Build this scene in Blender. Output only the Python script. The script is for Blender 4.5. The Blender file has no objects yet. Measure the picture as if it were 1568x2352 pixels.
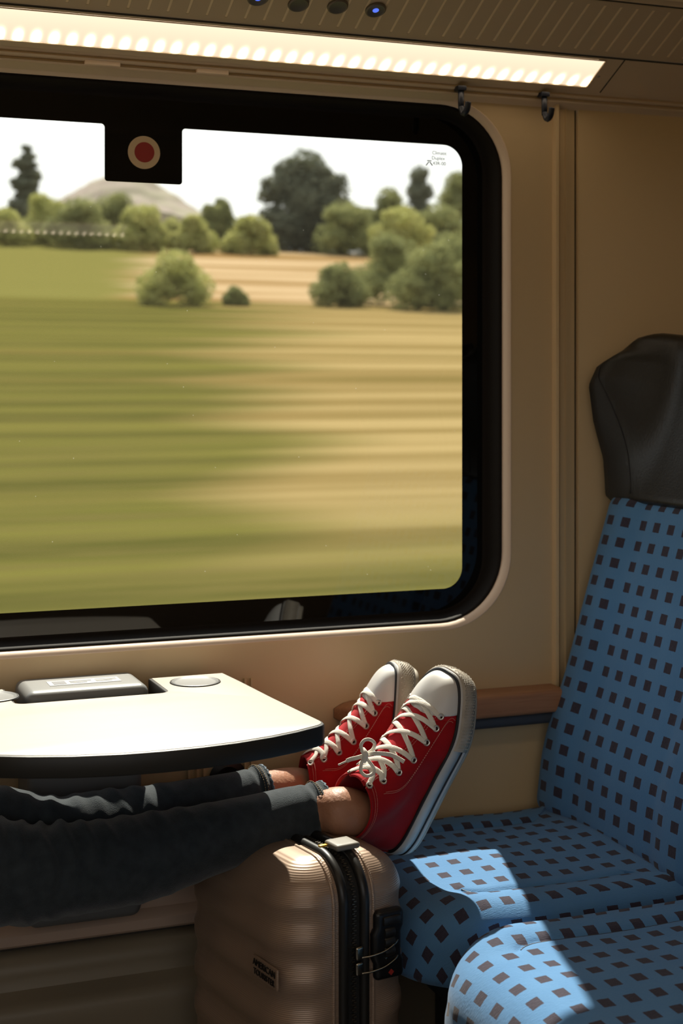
import bpy, bmesh, math, random
from mathutils import Vector, Matrix, noise
random.seed(7)
C = bpy.context.scene.collection
PI = math.pi

# ------------------------------------------------------------------ camera
F_PX, CX, HY = 3450.0, 784.0, 870.0          # focal length in px of the 1568 wide frame, centre column, horizon row
YAW = math.radians(21.3)
CAM = Vector((0, 0, 1.18))
FW = Vector((math.sin(YAW), math.cos(YAW), 0)); RT = Vector((math.cos(YAW), -math.sin(YAW), 0)); UP = Vector((0, 0, 1))
cam = bpy.data.cameras.new('camera'); camo = bpy.data.objects.new('camera', cam); C.objects.link(camo)
camo.location = CAM; camo.rotation_euler = (PI/2, 0, -YAW)
cam.sensor_fit = 'HORIZONTAL'; cam.sensor_width = 36; cam.lens = 36*F_PX/1568
cam.shift_y = (HY-1176)/1568.0
cam.clip_start = .02; cam.clip_end = 3000
cam.dof.use_dof = True; cam.dof.focus_distance = 2.1; cam.dof.aperture_fstop = 8.5
bpy.context.scene.camera = camo
sc = bpy.context.scene
sc.view_settings.view_transform = 'Standard'; sc.view_settings.look = 'None'
sc.view_settings.exposure = 0.0; sc.view_settings.gamma = 1.0; sc.view_settings.use_curve_mapping = False
sc.cycles.use_denoising = True
sc.cycles.max_bounces = 10; sc.cycles.diffuse_bounces = 5; sc.cycles.transparent_max_bounces = 16
sc.cycles.sample_clamp_indirect = 6
sc.cycles.caustics_reflective = False; sc.cycles.caustics_refractive = False
# world: hazy bright summer sky
wd = bpy.data.worlds.new('sky'); sc.world = wd; wd.use_nodes = True
wn = wd.node_tree.nodes; wl = wd.node_tree.links
bg = wn['Background']; bg.inputs['Strength'].default_value = 1.35
tc = wn.new('ShaderNodeTexCoord'); sep = wn.new('ShaderNodeSeparateXYZ'); rp = wn.new('ShaderNodeValToRGB')
wl.new(tc.outputs['Generated'], sep.inputs[0]); wl.new(sep.outputs['Z'], rp.inputs[0]); wl.new(rp.outputs[0], bg.inputs['Color'])
rp.color_ramp.elements[0].color = (1.0, .985, .94, 1); rp.color_ramp.elements[0].position = .0
rp.color_ramp.elements[1].color = (.78, .87, 1.0, 1); rp.color_ramp.elements[1].position = .9
# sun: through the window, travelling towards the aisle
sl = bpy.data.lights.new('sun', 'SUN'); so = bpy.data.objects.new('sun', sl); C.objects.link(so)
SUN_DIR = Vector((-.29, -1.0, -1.28))
so.rotation_euler = SUN_DIR.to_track_quat('-Z', 'Y').to_euler(); so.location = (1, 6, 8)
sl.energy = 9.6; sl.angle = math.radians(.6); sl.color = (1.0, .93, .82)

# ------------------------------------------------------------------ helpers
def ray(px, py):
    return FW + RT*((px-CX)/F_PX) + UP*((HY-py)/F_PX)
def at(px, py, Y=None, z=None, X=None, t=None):
    d = ray(px, py)
    if Y is not None: k = (Y-CAM.y)/d.y
    elif z is not None: k = (z-CAM.z)/d.z
    elif X is not None: k = (X-CAM.x)/d.x
    else: k = t
    return CAM + d*k

def thing(name, loc, label, cat, group=None, kind=None):
    o = bpy.data.objects.new(name, None); C.objects.link(o); o.location = loc; o.empty_display_size = .02
    if label: o['label'] = label
    if cat: o['category'] = cat
    if group: o['group'] = group
    if kind: o['kind'] = kind
    return o
def tag(o, label=None, cat=None, group=None, kind=None):
    for k, v in (('label', label), ('category', cat), ('group', group), ('kind', kind)):
        if v: o[k] = v
    return o
WORLD = {}
def wmat(o):
    m = Matrix.Translation(o.location) @ o.rotation_euler.to_matrix().to_4x4()
    if o.parent: m = wmat(o.parent) @ o.matrix_parent_inverse @ m
    return m
def link(name, me, mat=None, parent=None, smooth=True):
    o = bpy.data.objects.new(name, me); C.objects.link(o)
    if mat: me.materials.append(mat)
    if parent is not None:
        o.parent = parent; o.matrix_parent_inverse = wmat(parent).inverted()
    if smooth:
        for p in me.polygons: p.use_smooth = True
    return o
def from_bm(name, bm, mat, parent=None, smooth=True):
    bmesh.ops.recalc_face_normals(bm, faces=bm.faces[:])
    me = bpy.data.meshes.new(name); bm.to_mesh(me); bm.free()
    o = link(name, me, mat, parent, smooth)
    if smooth == 'auto':
        me.set_sharp_from_angle(angle=math.radians(35))
    return o
def add_grid(bm, rings, close_u=True, close_v=False, cap=False, uv=None):
    """rings: list of equal-length point lists."""
    vs = [[bm.verts.new(p) for p in r] for r in rings]
    n = len(rings[0]); fs = []
    R = range(len(rings)) if close_v else range(len(rings)-1)
    for i in R:
        a, b = vs[i], vs[(i+1) % len(vs)]
        for j in (range(n) if close_u else range(n-1)):
            k = (j+1) % n
            fs.append(bm.faces.new((a[j], a[k], b[k], b[j])))
    if cap:
        try: bm.faces.new(vs[0][::-1]); bm.faces.new(vs[-1])
        except Exception: pass
    return vs, fs
def add_box(bm, lo, hi, bev=0.0, seg=2, M=None):
    r = bmesh.ops.create_cube(bm, size=1)
    vs = r['verts']
    lo = Vector(lo); hi = Vector(hi)
    for v in vs:
        v.co = Vector(((lo.x+hi.x)/2+v.co.x*(hi.x-lo.x), (lo.y+hi.y)/2+v.co.y*(hi.y-lo.y), (lo.z+hi.z)/2+v.co.z*(hi.z-lo.z)))
    if bev > 0:
        es = list({e for v in vs for e in v.link_edges})
        rr = bmesh.ops.bevel(bm, geom=es, offset=bev, segments=seg, affect='EDGES', profile=.5)
        vs = list({v for f in rr['faces'] for v in f.verts} | {v for v in vs if v.is_valid})
    if M is not None:
        for v in vs: v.co = M @ v.co
    return vs
def frames(path):
    T = []
    n = len(path)
    for i in range(n):
        a = path[max(i-1, 0)]; b = path[min(i+1, n-1)]
        T.append((b-a).normalized())
    return T
def add_tube(bm, path, rad, n=10, cap=True, flat=None, up=None, closed=False):
    """sweep an ellipse; rad number or list; flat=(a,b) half axes, up = side vector hint function or vector"""
    path = [Vector(p) for p in path]
    T = frames(path)
    if closed:
        m = len(path); T = [(path[(i+1) % m]-path[(i-1) % m]).normalized() for i in range(m)]
    u = None; rings = []
    for i, p in enumerate(path):
        t = T[i]
        if up is not None:
            h = up(i) if callable(up) else up
            s = t.cross(h).normalized(); u = s.cross(t).normalized()
        else:
            if u is None:
                h = Vector((0, 0, 1)) if abs(t.z) < .9 else Vector((1, 0, 0))
                s = t.cross(h).normalized(); u = s.cross(t).normalized()
            else:
                u = (u - t*u.dot(t)).normalized(); s = t.cross(u).normalized()
        r = rad[i] if isinstance(rad, (list, tuple)) else rad
        a, b = (flat if flat else (r, r))
        if flat and isinstance(rad, (list, tuple)): a, b = a*rad[i], b*rad[i]
        rings.append([p + s*(math.cos(2*PI*k/n)*a) + u*(math.sin(2*PI*k/n)*b) for k in range(n)])
    return add_grid(bm, rings, True, closed, cap and not closed)
def tube(name, path, rad, mat, parent=None, n=10, **kw):
    bm = bmesh.new(); add_tube(bm, path, rad, n, **kw); return from_bm(name, bm, mat, parent)
def box(name, lo, hi, mat, parent=None, bev=.002, seg=2, M=None):
    bm = bmesh.new(); add_box(bm, lo, hi, bev, seg, M); return from_bm(name, bm, mat, parent, 'auto')
def catmull(pts, sub=8, closed=False):
    pts = [Vector(p) for p in pts]; out = []; n = len(pts)
    R = n if closed else n-1
    for i in range(R):
        if closed: p0, p1, p2, p3 = (pts[(i+k-1) % n] for k in range(4))
        else: p0, p1, p2, p3 = pts[max(i-1, 0)], pts[i], pts[i+1], pts[min(i+2, n-1)]
        for k in range(sub):
            t = k/sub
            out.append(.5*((2*p1)+(p2-p0)*t+(2*p0-5*p1+4*p2-p3)*t*t+(3*p1-p0-3*p2+p3)*t*t*t))
    if not closed: out.append(pts[-1])
    return out
def interp(x, xs, ys):
    if x <= xs[0]: return ys[0]
    for i in range(1, len(xs)):
        if x <= xs[i]:
            t = (x-xs[i-1])/(xs[i]-xs[i-1]); return ys[i-1]*(1-t)+ys[i]*t
    return ys[-1]
def smooth_interp(x, xs, ys):
    if x <= xs[0]: return ys[0]
    if x >= xs[-1]: return ys[-1]
    for i in range(1, len(xs)):
        if x <= xs[i]:
            t = (x-xs[i-1])/(xs[i]-xs[i-1])
            p0 = ys[max(i-2, 0)]; p1 = ys[i-1]; p2 = ys[i]; p3 = ys[min(i+1, len(ys)-1)]
            return .5*((2*p1)+(p2-p0)*t+(2*p0-5*p1+4*p2-p3)*t*t+(3*p1-p0-3*p2+p3)*t**3)
def sstep(a, b, x):
    t = min(1, max(0, (x-a)/(b-a))); return t*t*(3-2*t)
def lathe(name, prof, mat, parent, origin, axis, n=32):
    """prof: list of (radius, height along axis)"""
    axis = Vector(axis).normalized(); h = Vector((0, 0, 1)) if abs(axis.z) < .9 else Vector((1, 0, 0))
    s = axis.cross(h).normalized(); u = s.cross(axis)
    bm = bmesh.new(); origin = Vector(origin)
    rings = [[origin+axis*z+(s*math.cos(2*PI*k/n)+u*math.sin(2*PI*k/n))*max(r, 1e-5) for k in range(n)] for r, z in prof]
    add_grid(bm, rings, True, False, False)
    bmesh.ops.remove_doubles(bm, verts=bm.verts[:], dist=2e-5)
    return from_bm(name, bm, mat, parent, 'auto')

# ------------------------------------------------------------------ materials
def pmat(name, col, rough=.5, metal=0.0, bump=None, var=None, sheen=0, coat=0, spec=.5, trans=None, sub=0):
    """bump=(scale, strength, stretch) ; var=(scale, col2, stretch)"""
    m = bpy.data.materials.new(name); m.use_nodes = True
    nt = m.node_tree; b = nt.nodes['Principled BSDF']
    b.inputs['Base Color'].default_value = (*col, 1); b.inputs['Roughness'].default_value = rough
    b.inputs['Metallic'].default_value = metal; b.inputs['Specular IOR Level'].default_value = spec
    if sheen: b.inputs['Sheen Weight'].default_value = sheen; b.inputs['Sheen Roughness'].default_value = .4
    if coat: b.inputs['Coat Weight'].default_value = coat
    if sub:
        b.inputs['Subsurface Weight'].default_value = sub; b.inputs['Subsurface Radius'].default_value = (.01, .004, .002)
    if var or bump:
        tc = nt.nodes.new('ShaderNodeTexCoord')
    if var:
        mp = nt.nodes.new('ShaderNodeMapping'); mp.inputs['Scale'].default_value = var[2] if len(var) > 2 else (1, 1, 1)
        nz = nt.nodes.new('ShaderNodeTexNoise'); nz.inputs['Scale'].default_value = var[0]; nz.inputs['Detail'].default_value = 5
        cr = nt.nodes.new('ShaderNodeValToRGB')
        cr.color_ramp.elements[0].position = .3; cr.color_ramp.elements[1].position = .7
        cr.color_ramp.elements[0].color = (*col, 1); cr.color_ramp.elements[1].color = (*var[1], 1)
        nt.links.new(tc.outputs['Object'], mp.inputs[0]); nt.links.new(mp.outputs[0], nz.inputs['Vector'])
        nt.links.new(nz.outputs['Fac'], cr.inputs[0]); nt.links.new(cr.outputs[0], b.inputs['Base Color'])
    if bump:
        mp2 = nt.nodes.new('ShaderNodeMapping'); mp2.inputs['Scale'].default_value = bump[2] if len(bump) > 2 else (1, 1, 1)
        n2 = nt.nodes.new('ShaderNodeTexNoise'); n2.inputs['Scale'].default_value = bump[0]; n2.inputs['Detail'].default_value = 3
        bp = nt.nodes.new('ShaderNodeBump'); bp.inputs['Strength'].default_value = bump[1]; bp.inputs['Distance'].default_value = .002
        nt.links.new(tc.outputs['Object'], mp2.inputs[0]); nt.links.new(mp2.outputs[0], n2.inputs['Vector'])
        nt.links.new(n2.outputs['Fac'], bp.inputs['Height']); nt.links.new(bp.outputs[0], b.inputs['Normal'])
    return m
def emat(name, col, strength):
    m = bpy.data.materials.new(name); m.use_nodes = True; nt = m.node_tree; nt.nodes.clear()
    e = nt.nodes.new('ShaderNodeEmission'); o = nt.nodes.new('ShaderNodeOutputMaterial')
    e.inputs[0].default_value = (*col, 1); e.inputs[1].default_value = strength; nt.links.new(e.outputs[0], o.inputs[0]); return m

M = {}
M['wall'] = pmat('wall_laminate', (.70, .52, .30), .42, bump=(900, .05), var=(2.0, (.685, .51, .29)))
M['reveal'] = pmat('window_surround', (.84, .66, .51), .5, bump=(700, .05), spec=.2)
M['lip'] = pmat('lower_lip', (.55, .40, .30), .45)
M['ceil'] = pmat('ceiling_panel', (.68, .53, .37), .5, bump=(1200, .12))
M['slat'] = pmat('ceiling_slat', (.62, .48, .33), .5, bump=(1500, .25))
M['groove'] = pmat('ceiling_groove', (.92, .74, .52), .6)
M['darkgap'] = pmat('shadow_gap', (.05, .04, .03), .8)
M['gasket'] = pmat('window_gasket', (.012, .009, .007), .7, spec=.15)
M['frit'] = pmat('black_frit_glass', (.004, .004, .004), .03)
M['floor'] = pmat('floor_vinyl', (.07, .07, .075), .55, var=(60, (.11, .11, .11)))
M['heater'] = pmat('heater_cover', (.27, .22, .15), .42)
M['wood'] = pmat('beech_wood', (.46, .23, .12), .38, var=(14, (.36, .165, .085), (1, 22, 22)), bump=(30, .1, (1, 20, 20)))
M['greyblue'] = pmat('slate_metal', (.075, .085, .105), .4, metal=.3)
M['navy'] = pmat('navy_plastic', (.012, .016, .03), .4)
M['table'] = pmat('table_laminate', (.52, .465, .40), .38, bump=(500, .04), var=(9, (.50, .445, .385), (1, 8, 1)))
M['edge'] = pmat('table_edge_rubber', (.018, .017, .014), .48)
M['steel'] = pmat('brushed_steel', (.45, .44, .42), .32, metal=.9)
M['greyplastic'] = pmat('grey_plastic', (.22, .22, .215), .38)
M['bin'] = pmat('bin_body', (.16, .165, .17), .4)
M['label'] = pmat('pale_label', (.42, .42, .41), .5)
M['labelink'] = pmat('label_ink', (.13, .13, .14), .6)
M['black'] = pmat('black_plastic', (.012, .012, .013), .35)
M['cream'] = pmat('sign_cream', (.62, .47, .30), .5)
M['red'] = pmat('sign_red', (.30, .02, .018), .5)
M['leather'] = pmat('black_leather', (.018, .018, .017), .38, bump=(260, .25))
M['leatherside'] = pmat('charcoal_leather', (.024, .026, .028), .5, bump=(320, .25))
M['seatshell'] = pmat('seat_shell', (.03, .032, .036), .45)
M['canvas'] = pmat('red_canvas', (.40, .005, .009), .8, bump=(1400, .35), var=(40, (.33, .004, .007)), sheen=.1, spec=.25)
M['tongue'] = pmat('red_tongue_canvas', (.52, .012, .020), .8, bump=(1400, .35), sheen=.1, spec=.25)
M['rubber'] = pmat('white_rubber', (.62, .60, .57), .42, bump=(60, .08), var=(25, (.50, .48, .45)))
M['cap'] = pmat('toe_cap_rubber', (.70, .68, .65), .35, sub=.05)
M['bumper'] = pmat('bumper_rubber', (.48, .42, .34), .6, var=(60, (.38, .33, .26)))
M['blackline'] = pmat('black_rubber_stripe', (.01, .01, .014), .5)
M['lace'] = pmat('white_cotton_lace', (.84, .79, .70), .85, bump=(900, .5))
M['eyelet'] = pmat('eyelet_metal', (.66, .61, .54), .32, metal=.7)
M['hole'] = pmat('eyelet_hole', (.02, .005, .005), .9)
M['stitch'] = pmat('pink_thread', (.70, .28, .22), .8)
M['skin'] = pmat('skin', (.45, .225, .135), .5, bump=(160, .5), var=(30, (.37, .17, .095)), sub=.12)
M['denim'] = pmat('dark_denim', (.026, .035, .042), .85, bump=(900, .5), var=(60, (.044, .055, .065)), sheen=.3, spec=.2)
M['denimlight'] = pmat('frayed_denim', (.20, .25, .30), .9, bump=(500, .8), var=(90, (.06, .09, .12)))
M['thread'] = pmat('gold_thread', (.30, .22, .12), .8)
M['case'] = pmat('rose_gold_shell', (.40, .285, .21), .33, metal=.35)
M['caseblack'] = pmat('case_black_trim', (.016, .015, .014), .38)
M['zip'] = pmat('zip_tape', (.012, .012, .012), .8, bump=(300, .5))
M['teeth'] = pmat('zip_teeth', (.10, .085, .065), .35, metal=.6)
M['yellow'] = pmat('yellow_tag', (.75, .42, .02), .5)
M['handle'] = pmat('handle_grip', (.20, .18, .15), .5)
M['deepblack'] = pmat('lock_black', (.008, .008, .009), .35)
M['chrome'] = pmat('chrome', (.45, .42, .36), .22, metal=1)
M['logo'] = pmat('logo_black', (.01, .009, .008), .4)
M['trunk'] = pmat('tree_bark', (.10, .075, .05), .9)
M['rock'] = pmat('rocky_slope', (.24, .18, .15), .95, var=(.16, (.18, .165, .09)))
M['knob'] = pmat('lens_grey', (.10, .095, .09), .35)
M['knobrim'] = pmat('lens_rim', (.16, .13, .10), .4)
M['blueled'] = emat('blue_led', (.10, .18, .9), 1.2)

# ribbed fine texture for the suitcase
def case_fine(m):
    nt = m.node_tree; b = nt.nodes['Principled BSDF']; tc = nt.nodes.new('ShaderNodeTexCoord')
    wv = nt.nodes.new('ShaderNodeTexWave'); wv.wave_type = 'BANDS'; wv.bands_direction = 'Z'; wv.inputs['Scale'].default_value = 130
    bp = nt.nodes.new('ShaderNodeBump'); bp.inputs['Strength'].default_value = .35; bp.inputs['Distance'].default_value = .0006
    nt.links.new(tc.outputs['Object'], wv.inputs['Vector']); nt.links.new(wv.outputs['Fac'], bp.inputs['Height']); nt.links.new(bp.outputs[0], b.inputs['Normal'])
case_fine(M['case'])

def fabric_mat():
    m = bpy.data.materials.new('blue_checked_velour'); m.use_nodes = True; nt = m.node_tree; b = nt.nodes['Principled BSDF']
    L = nt.links.new
    uv = nt.nodes.new('ShaderNodeUVMap'); uv.uv_map = 'UVMap'
    dn = nt.nodes.new('ShaderNodeTexNoise'); dn.inputs['Scale'].default_value = 420; dn.inputs['Detail'].default_value = 2
    L(uv.outputs[0], dn.inputs['Vector'])
    dmix = nt.nodes.new('ShaderNodeVectorMath'); dmix.operation = 'MULTIPLY_ADD'
    dmix.inputs[1].default_value = (.0016, .0016, 0); L(dn.outputs['Color'], dmix.inputs[0]); L(uv.outputs[0], dmix.inputs[2])
    sp = nt.nodes.new('ShaderNodeSeparateXYZ'); L(dmix.outputs[0], sp.inputs[0])
    def mth(op, a, bb=None):
        n = nt.nodes.new('ShaderNodeMath'); n.operation = op
        for i, x in enumerate((a, bb)):
            if x is None: continue
            if isinstance(x, (int, float)): n.inputs[i].default_value = x
            else: L(x, n.inputs[i])
        return n.outputs[0]
    def band(co, period, width):
        f = mth('FRACT', mth('ADD', mth('DIVIDE', co, period), 100.0))
        return mth('LESS_THAN', mth('ABSOLUTE', mth('SUBTRACT', f, .5)), width/period/2)
    sq = mth('MULTIPLY', band(sp.outputs['X'], .0355, .0165), band(sp.outputs['Y'], .0425, .0190))
    nz = nt.nodes.new('ShaderNodeTexNoise'); nz.inputs['Scale'].default_value = 260; nz.inputs['Detail'].default_value = 6; L(uv.outputs[0], nz.inputs['Vector'])
    nb = nt.nodes.new('ShaderNodeTexNoise'); nb.inputs['Scale'].default_value = 14; nb.inputs['Detail'].default_value = 4; L(uv.outputs[0], nb.inputs['Vector'])
    c1 = nt.nodes.new('ShaderNodeMix'); c1.data_type = 'RGBA'; L(nb.outputs['Fac'], c1.inputs[0])
    c1.inputs[6].default_value = (.078, .215, .44, 1); c1.inputs[7].default_value = (.112, .27, .50, 1)
    c2 = nt.nodes.new('ShaderNodeMix'); c2.data_type = 'RGBA'; L(nz.outputs['Fac'], c2.inputs[0])
    c2.inputs[6].default_value = (.028, .025, .044, 1); c2.inputs[7].default_value = (.058, .050, .076, 1)
    c3 = nt.nodes.new('ShaderNodeMix'); c3.data_type = 'RGBA'; L(sq, c3.inputs[0]); L(c1.outputs[2], c3.inputs[6]); L(c2.outputs[2], c3.inputs[7])
    L(c3.outputs[2], b.inputs['Base Color'])
    b.inputs['Roughness'].default_value = .85; b.inputs['Specular IOR Level'].default_value = .2
    b.inputs['Sheen Weight'].default_value = .17; b.inputs['Sheen Roughness'].default_value = .45; b.inputs['Sheen Tint'].default_value = (1, .93, .85, 1)
    mp = nt.nodes.new('ShaderNodeMapping'); mp.inputs['Scale'].default_value = (160, 900, 1); L(uv.outputs[0], mp.inputs[0])
    n2 = nt.nodes.new('ShaderNodeTexNoise'); n2.inputs['Scale'].default_value = 1; n2.inputs['Detail'].default_value = 3; L(mp.outputs[0], n2.inputs['Vector'])
    bp = nt.nodes.new('ShaderNodeBump'); bp.inputs['Strength'].default_value = .6; bp.inputs['Distance'].default_value = .0015; L(n2.outputs['Fac'], bp.inputs['Height']); L(bp.outputs[0], b.inputs['Normal'])
    return m
M['fabric'] = fabric_mat()

def glass_mat():
    m = bpy.data.materials.new('window_glass'); m.use_nodes = True; nt = m.node_tree; nt.nodes.clear(); L = nt.links.new
    out = nt.nodes.new('ShaderNodeOutputMaterial'); tr = nt.nodes.new('ShaderNodeBsdfTransparent'); gl = nt.nodes.new('ShaderNodeBsdfGlossy')
    tr.inputs[0].default_value = (.93, .95, .91, 1); gl.inputs['Roughness'].default_value = 0.0; gl.inputs[0].default_value = (1, 1, 1, 1)
    fr = nt.nodes.new('ShaderNodeFresnel'); fr.inputs['IOR'].default_value = 1.62
    mx = nt.nodes.new('ShaderNodeMixShader'); L(fr.outputs[0], mx.inputs[0]); L(tr.outputs[0], mx.inputs[1]); L(gl.outputs[0], mx.inputs[2])
    # dust specks
    tc = nt.nodes.new('ShaderNodeTexCoord'); vo = nt.nodes.new('ShaderNodeTexVoronoi'); vo.inputs['Scale'].default_value = 60
    L(tc.outputs['Object'], vo.inputs['Vector'])
    nz = nt.nodes.new('ShaderNodeTexNoise'); nz.inputs['Scale'].default_value = 34; L(tc.outputs['Object'], nz.inputs['Vector'])
    a = nt.nodes.new('ShaderNodeMath'); a.operation = 'LESS_THAN'; L(vo.outputs['Distance'], a.inputs[0]); a.inputs[1].default_value = .045
    b = nt.nodes.new('ShaderNodeMath'); b.operation = 'GREATER_THAN'; L(nz.outputs['Fac'], b.inputs[0]); b.inputs[1].default_value = .56
    c = nt.nodes.new('ShaderNodeMath'); c.operation = 'MULTIPLY'; L(a.outputs[0], c.inputs[0]); L(b.outputs[0], c.inputs[1])
    d = nt.nodes.new('ShaderNodeMath'); d.operation = 'MULTIPLY_ADD'; L(c.outputs[0], d.inputs[0]); d.inputs[1].default_value = .16; d.inputs[2].default_value = .007
    tl = nt.nodes.new('ShaderNodeBsdfTranslucent'); tl.inputs[0].default_value = (.9, .88, .8, 1)
    m2 = nt.nodes.new('ShaderNodeMixShader'); L(d.outputs[0], m2.inputs[0]); L(mx.outputs[0], m2.inputs[1]); L(tl.outputs[0], m2.inputs[2])
    L(m2.outputs[0], out.inputs[0]); return m
M['glass'] = glass_mat()

def lamp_mat():
    m = bpy.data.materials.new('lamp_diffuser'); m.use_nodes = True; nt = m.node_tree; nt.nodes.clear(); L = nt.links.new
    out = nt.nodes.new('ShaderNodeOutputMaterial'); e = nt.nodes.new('ShaderNodeEmission'); L(e.outputs[0], out.inputs[0])
    uv = nt.nodes.new('ShaderNodeUVMap'); uv.uv_map = 'UVMap'; sp = nt.nodes.new('ShaderNodeSeparateXYZ'); L(uv.outputs[0], sp.inputs[0])
    def mth(op, a, b=None, c=None):
        n = nt.nodes.new('ShaderNodeMath'); n.operation = op
        for i, x in enumerate((a, b, c)):
            if x is None: continue
            if isinstance(x, (int, float)): n.inputs[i].default_value = x
            else: L(x, n.inputs[i])
        return n.outputs[0]
    f = mth('SUBTRACT', mth('FRACT', mth('ADD', mth('DIVIDE', sp.outputs['X'], .0268), 200)), .5)   # along, per LED
    v = sp.outputs['Y']                                                                           # 0 at the LED edge .. 1 at the far edge
    sx = mth('ADD', .17, mth('MULTIPLY', v, .10))
    g = mth('EXPONENT', mth('MULTIPLY', mth('POWER', mth('DIVIDE', f, sx), 2), -1))
    dv = mth('SUBTRACT', v, .10)
    h = mth('EXPONENT', mth('MULTIPLY', mth('POWER', mth('DIVIDE', dv, .17), 2), -1))
    core = mth('MULTIPLY', mth('MULTIPLY', g, h), 9.0)
    base = mth('ADD', 1.0, mth('MULTIPLY', mth('POWER', v, 1.5), .25))
    L(mth('ADD', core, base), e.inputs[1]); e.inputs[0].default_value = (1.0, .80, .57, 1)
    return m
M['lamp'] = lamp_mat()

def field_mat():
    m = bpy.data.materials.new('field_grass_and_stubble'); m.use_nodes = True; nt = m.node_tree; b = nt.nodes['Principled BSDF']; L = nt.links.new
    tc = nt.nodes.new('ShaderNodeTexCoord'); sp = nt.nodes.new('ShaderNodeSeparateXYZ'); L(tc.outputs['Object'], sp.inputs[0])
    def mth(op, a, bb=None, c=None):
        n = nt.nodes.new('ShaderNodeMath'); n.operation = op
        for i, x in enumerate((a, bb, c)):
            if x is None: continue
            if isinstance(x, (int, float)): n.inputs[i].default_value = x
            else: L(x, n.inputs[i])
        return n.outputs[0]
    def noise_(scale, sx, sy, det=4):
        mp = nt.nodes.new('ShaderNodeMapping'); mp.inputs['Scale'].default_value = (sx, sy, 0); L(tc.outputs['Object'], mp.inputs[0])
        n = nt.nodes.new('ShaderNodeTexNoise'); n.inputs['Scale'].default_value = scale; n.inputs['Detail'].default_value = det; L(mp.outputs[0], n.inputs['Vector']); return n.outputs['Fac']
    def mixc(f, c1, c2):
        n = nt.nodes.new('ShaderNodeMix'); n.data_type = 'RGBA'; L(f, n.inputs[0])
        for i, c in ((6, c1), (7, c2)):
            if isinstance(c, tuple): n.inputs[i].default_value = (*c, 1)
            else: L(c, n.inputs[i])
        return n.outputs[2]
    def ramp(f, a, bb):
        n = nt.nodes.new('ShaderNodeMapRange'); n.interpolation_type = 'SMOOTHSTEP'; L(f, n.inputs[0]); n.inputs[1].default_value = a; n.inputs[2].default_value = bb; return n.outputs[0]
    X, Y = sp.outputs['X'], sp.outputs['Y']
    st = noise_(1.0, .035, 1.4, 6)        # mown rows running along the railway
    st2 = noise_(1.0, .02, .35, 5); fine = noise_(1.0, .5, 6, 4)
    green = mixc(ramp(st, .38, .62), (.053, .053, .011), (.104, .096, .021))
    green = mixc(ramp(fine, .3, .8), green, (.092, .078, .022))
    tan = mixc(ramp(st, .38, .62), (.160, .112, .040), (.245, .180, .078))
    # stubble part of the near meadow starts right of an oblique boundary
    q = mth('SUBTRACT', X, mth('MULTIPLY', Y, .30))
    q = mth('ADD', mth('DIVIDE', q, Y), mth('MULTIPLY', mth('SUBTRACT', st2, .5), .40))
    mk = mth('MULTIPLY', ramp(q, -.03, .10), mth('MULTIPLY', ramp(Y, 9.5, 14), 1.0))
    near = mixc(mk, green, tan)
    near = mixc(ramp(st2, .57, .72), near, (.115, .084, .025))
    stub = mixc(ramp(noise_(1.0, .02, .30, 4), .42, .60), (.17, .10, .034), (.34, .245, .14))
    gl = ramp(mth('ADD', mth('DIVIDE', X, Y), mth('MULTIPLY', st2, .1)), .32, .27)
    stub = mixc(gl, stub, (.120, .110, .030))
    far = mixc(ramp(Y, 108, 118), stub, (.12, .13, .045))
    edge = mth('ADD', mth('SUBTRACT', Y, mth('MULTIPLY', X, -.10)), mth('MULTIPLY', st2, 3))
    allc = mixc(ramp(edge, 50, 52), near, far)
    L(allc, b.inputs['Base Color']); b.inputs['Roughness'].default_value = 1; b.inputs['Specular IOR Level'].default_value = 0
    return m
M['field'] = field_mat()
def leaf_mat(name, c1, c2, tr=.45):
    m = bpy.data.materials.new(name); m.use_nodes = True; nt = m.node_tree; nt.nodes.clear(); L = nt.links.new
    out = nt.nodes.new('ShaderNodeOutputMaterial'); d = nt.nodes.new('ShaderNodeBsdfDiffuse'); t = nt.nodes.new('ShaderNodeBsdfTranslucent'); mx = nt.nodes.new('ShaderNodeMixShader')
    tc = nt.nodes.new('ShaderNodeTexCoord'); nz = nt.nodes.new('ShaderNodeTexNoise'); nz.inputs['Scale'].default_value = 1.1; nz.inputs['Detail'].default_value = 4
    L(tc.outputs['Object'], nz.inputs['Vector']); c = nt.nodes.new('ShaderNodeMix'); c.data_type = 'RGBA'
    mr = nt.nodes.new('ShaderNodeMapRange'); L(nz.outputs['Fac'], mr.inputs[0]); mr.inputs[1].default_value = .35; mr.inputs[2].default_value = .65
    L(mr.outputs[0], c.inputs[0]); c.inputs[6].default_value = (*c1, 1); c.inputs[7].default_value = (*c2, 1)
    L(c.outputs[2], d.inputs[0]); L(c.outputs[2], t.inputs[0]); mx.inputs[0].default_value = tr; L(d.outputs[0], mx.inputs[1]); L(t.outputs[0], mx.inputs[2]); L(mx.outputs[0], out.inputs[0]); return m
M['leaf_dark'] = leaf_mat('leaves_dark', (.15, .16, .11), (.24, .245, .165))  # grey lift puts distance haze into the leaf colour
M['leaf_mid'] = leaf_mat('leaves_mid', (.24, .25, .10), (.36, .36, .15))
M['leaf_light'] = leaf_mat('leaves_light', (.40, .40, .13), (.52, .50, .20))

def rrect(x0, x1, z0, z1, r, Y, seg=10):
    pts = []
    for cx, cz, a0 in ((x1-r, z1-r, 0), (x0+r, z1-r, 90), (x0+r, z0+r, 180), (x1-r, z0+r, 270)):
        for k in range(seg+1):
            a = math.radians(a0+90*k/seg); pts.append(Vector((cx+r*math.cos(a), Y, cz+r*math.sin(a))))
    return pts

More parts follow.
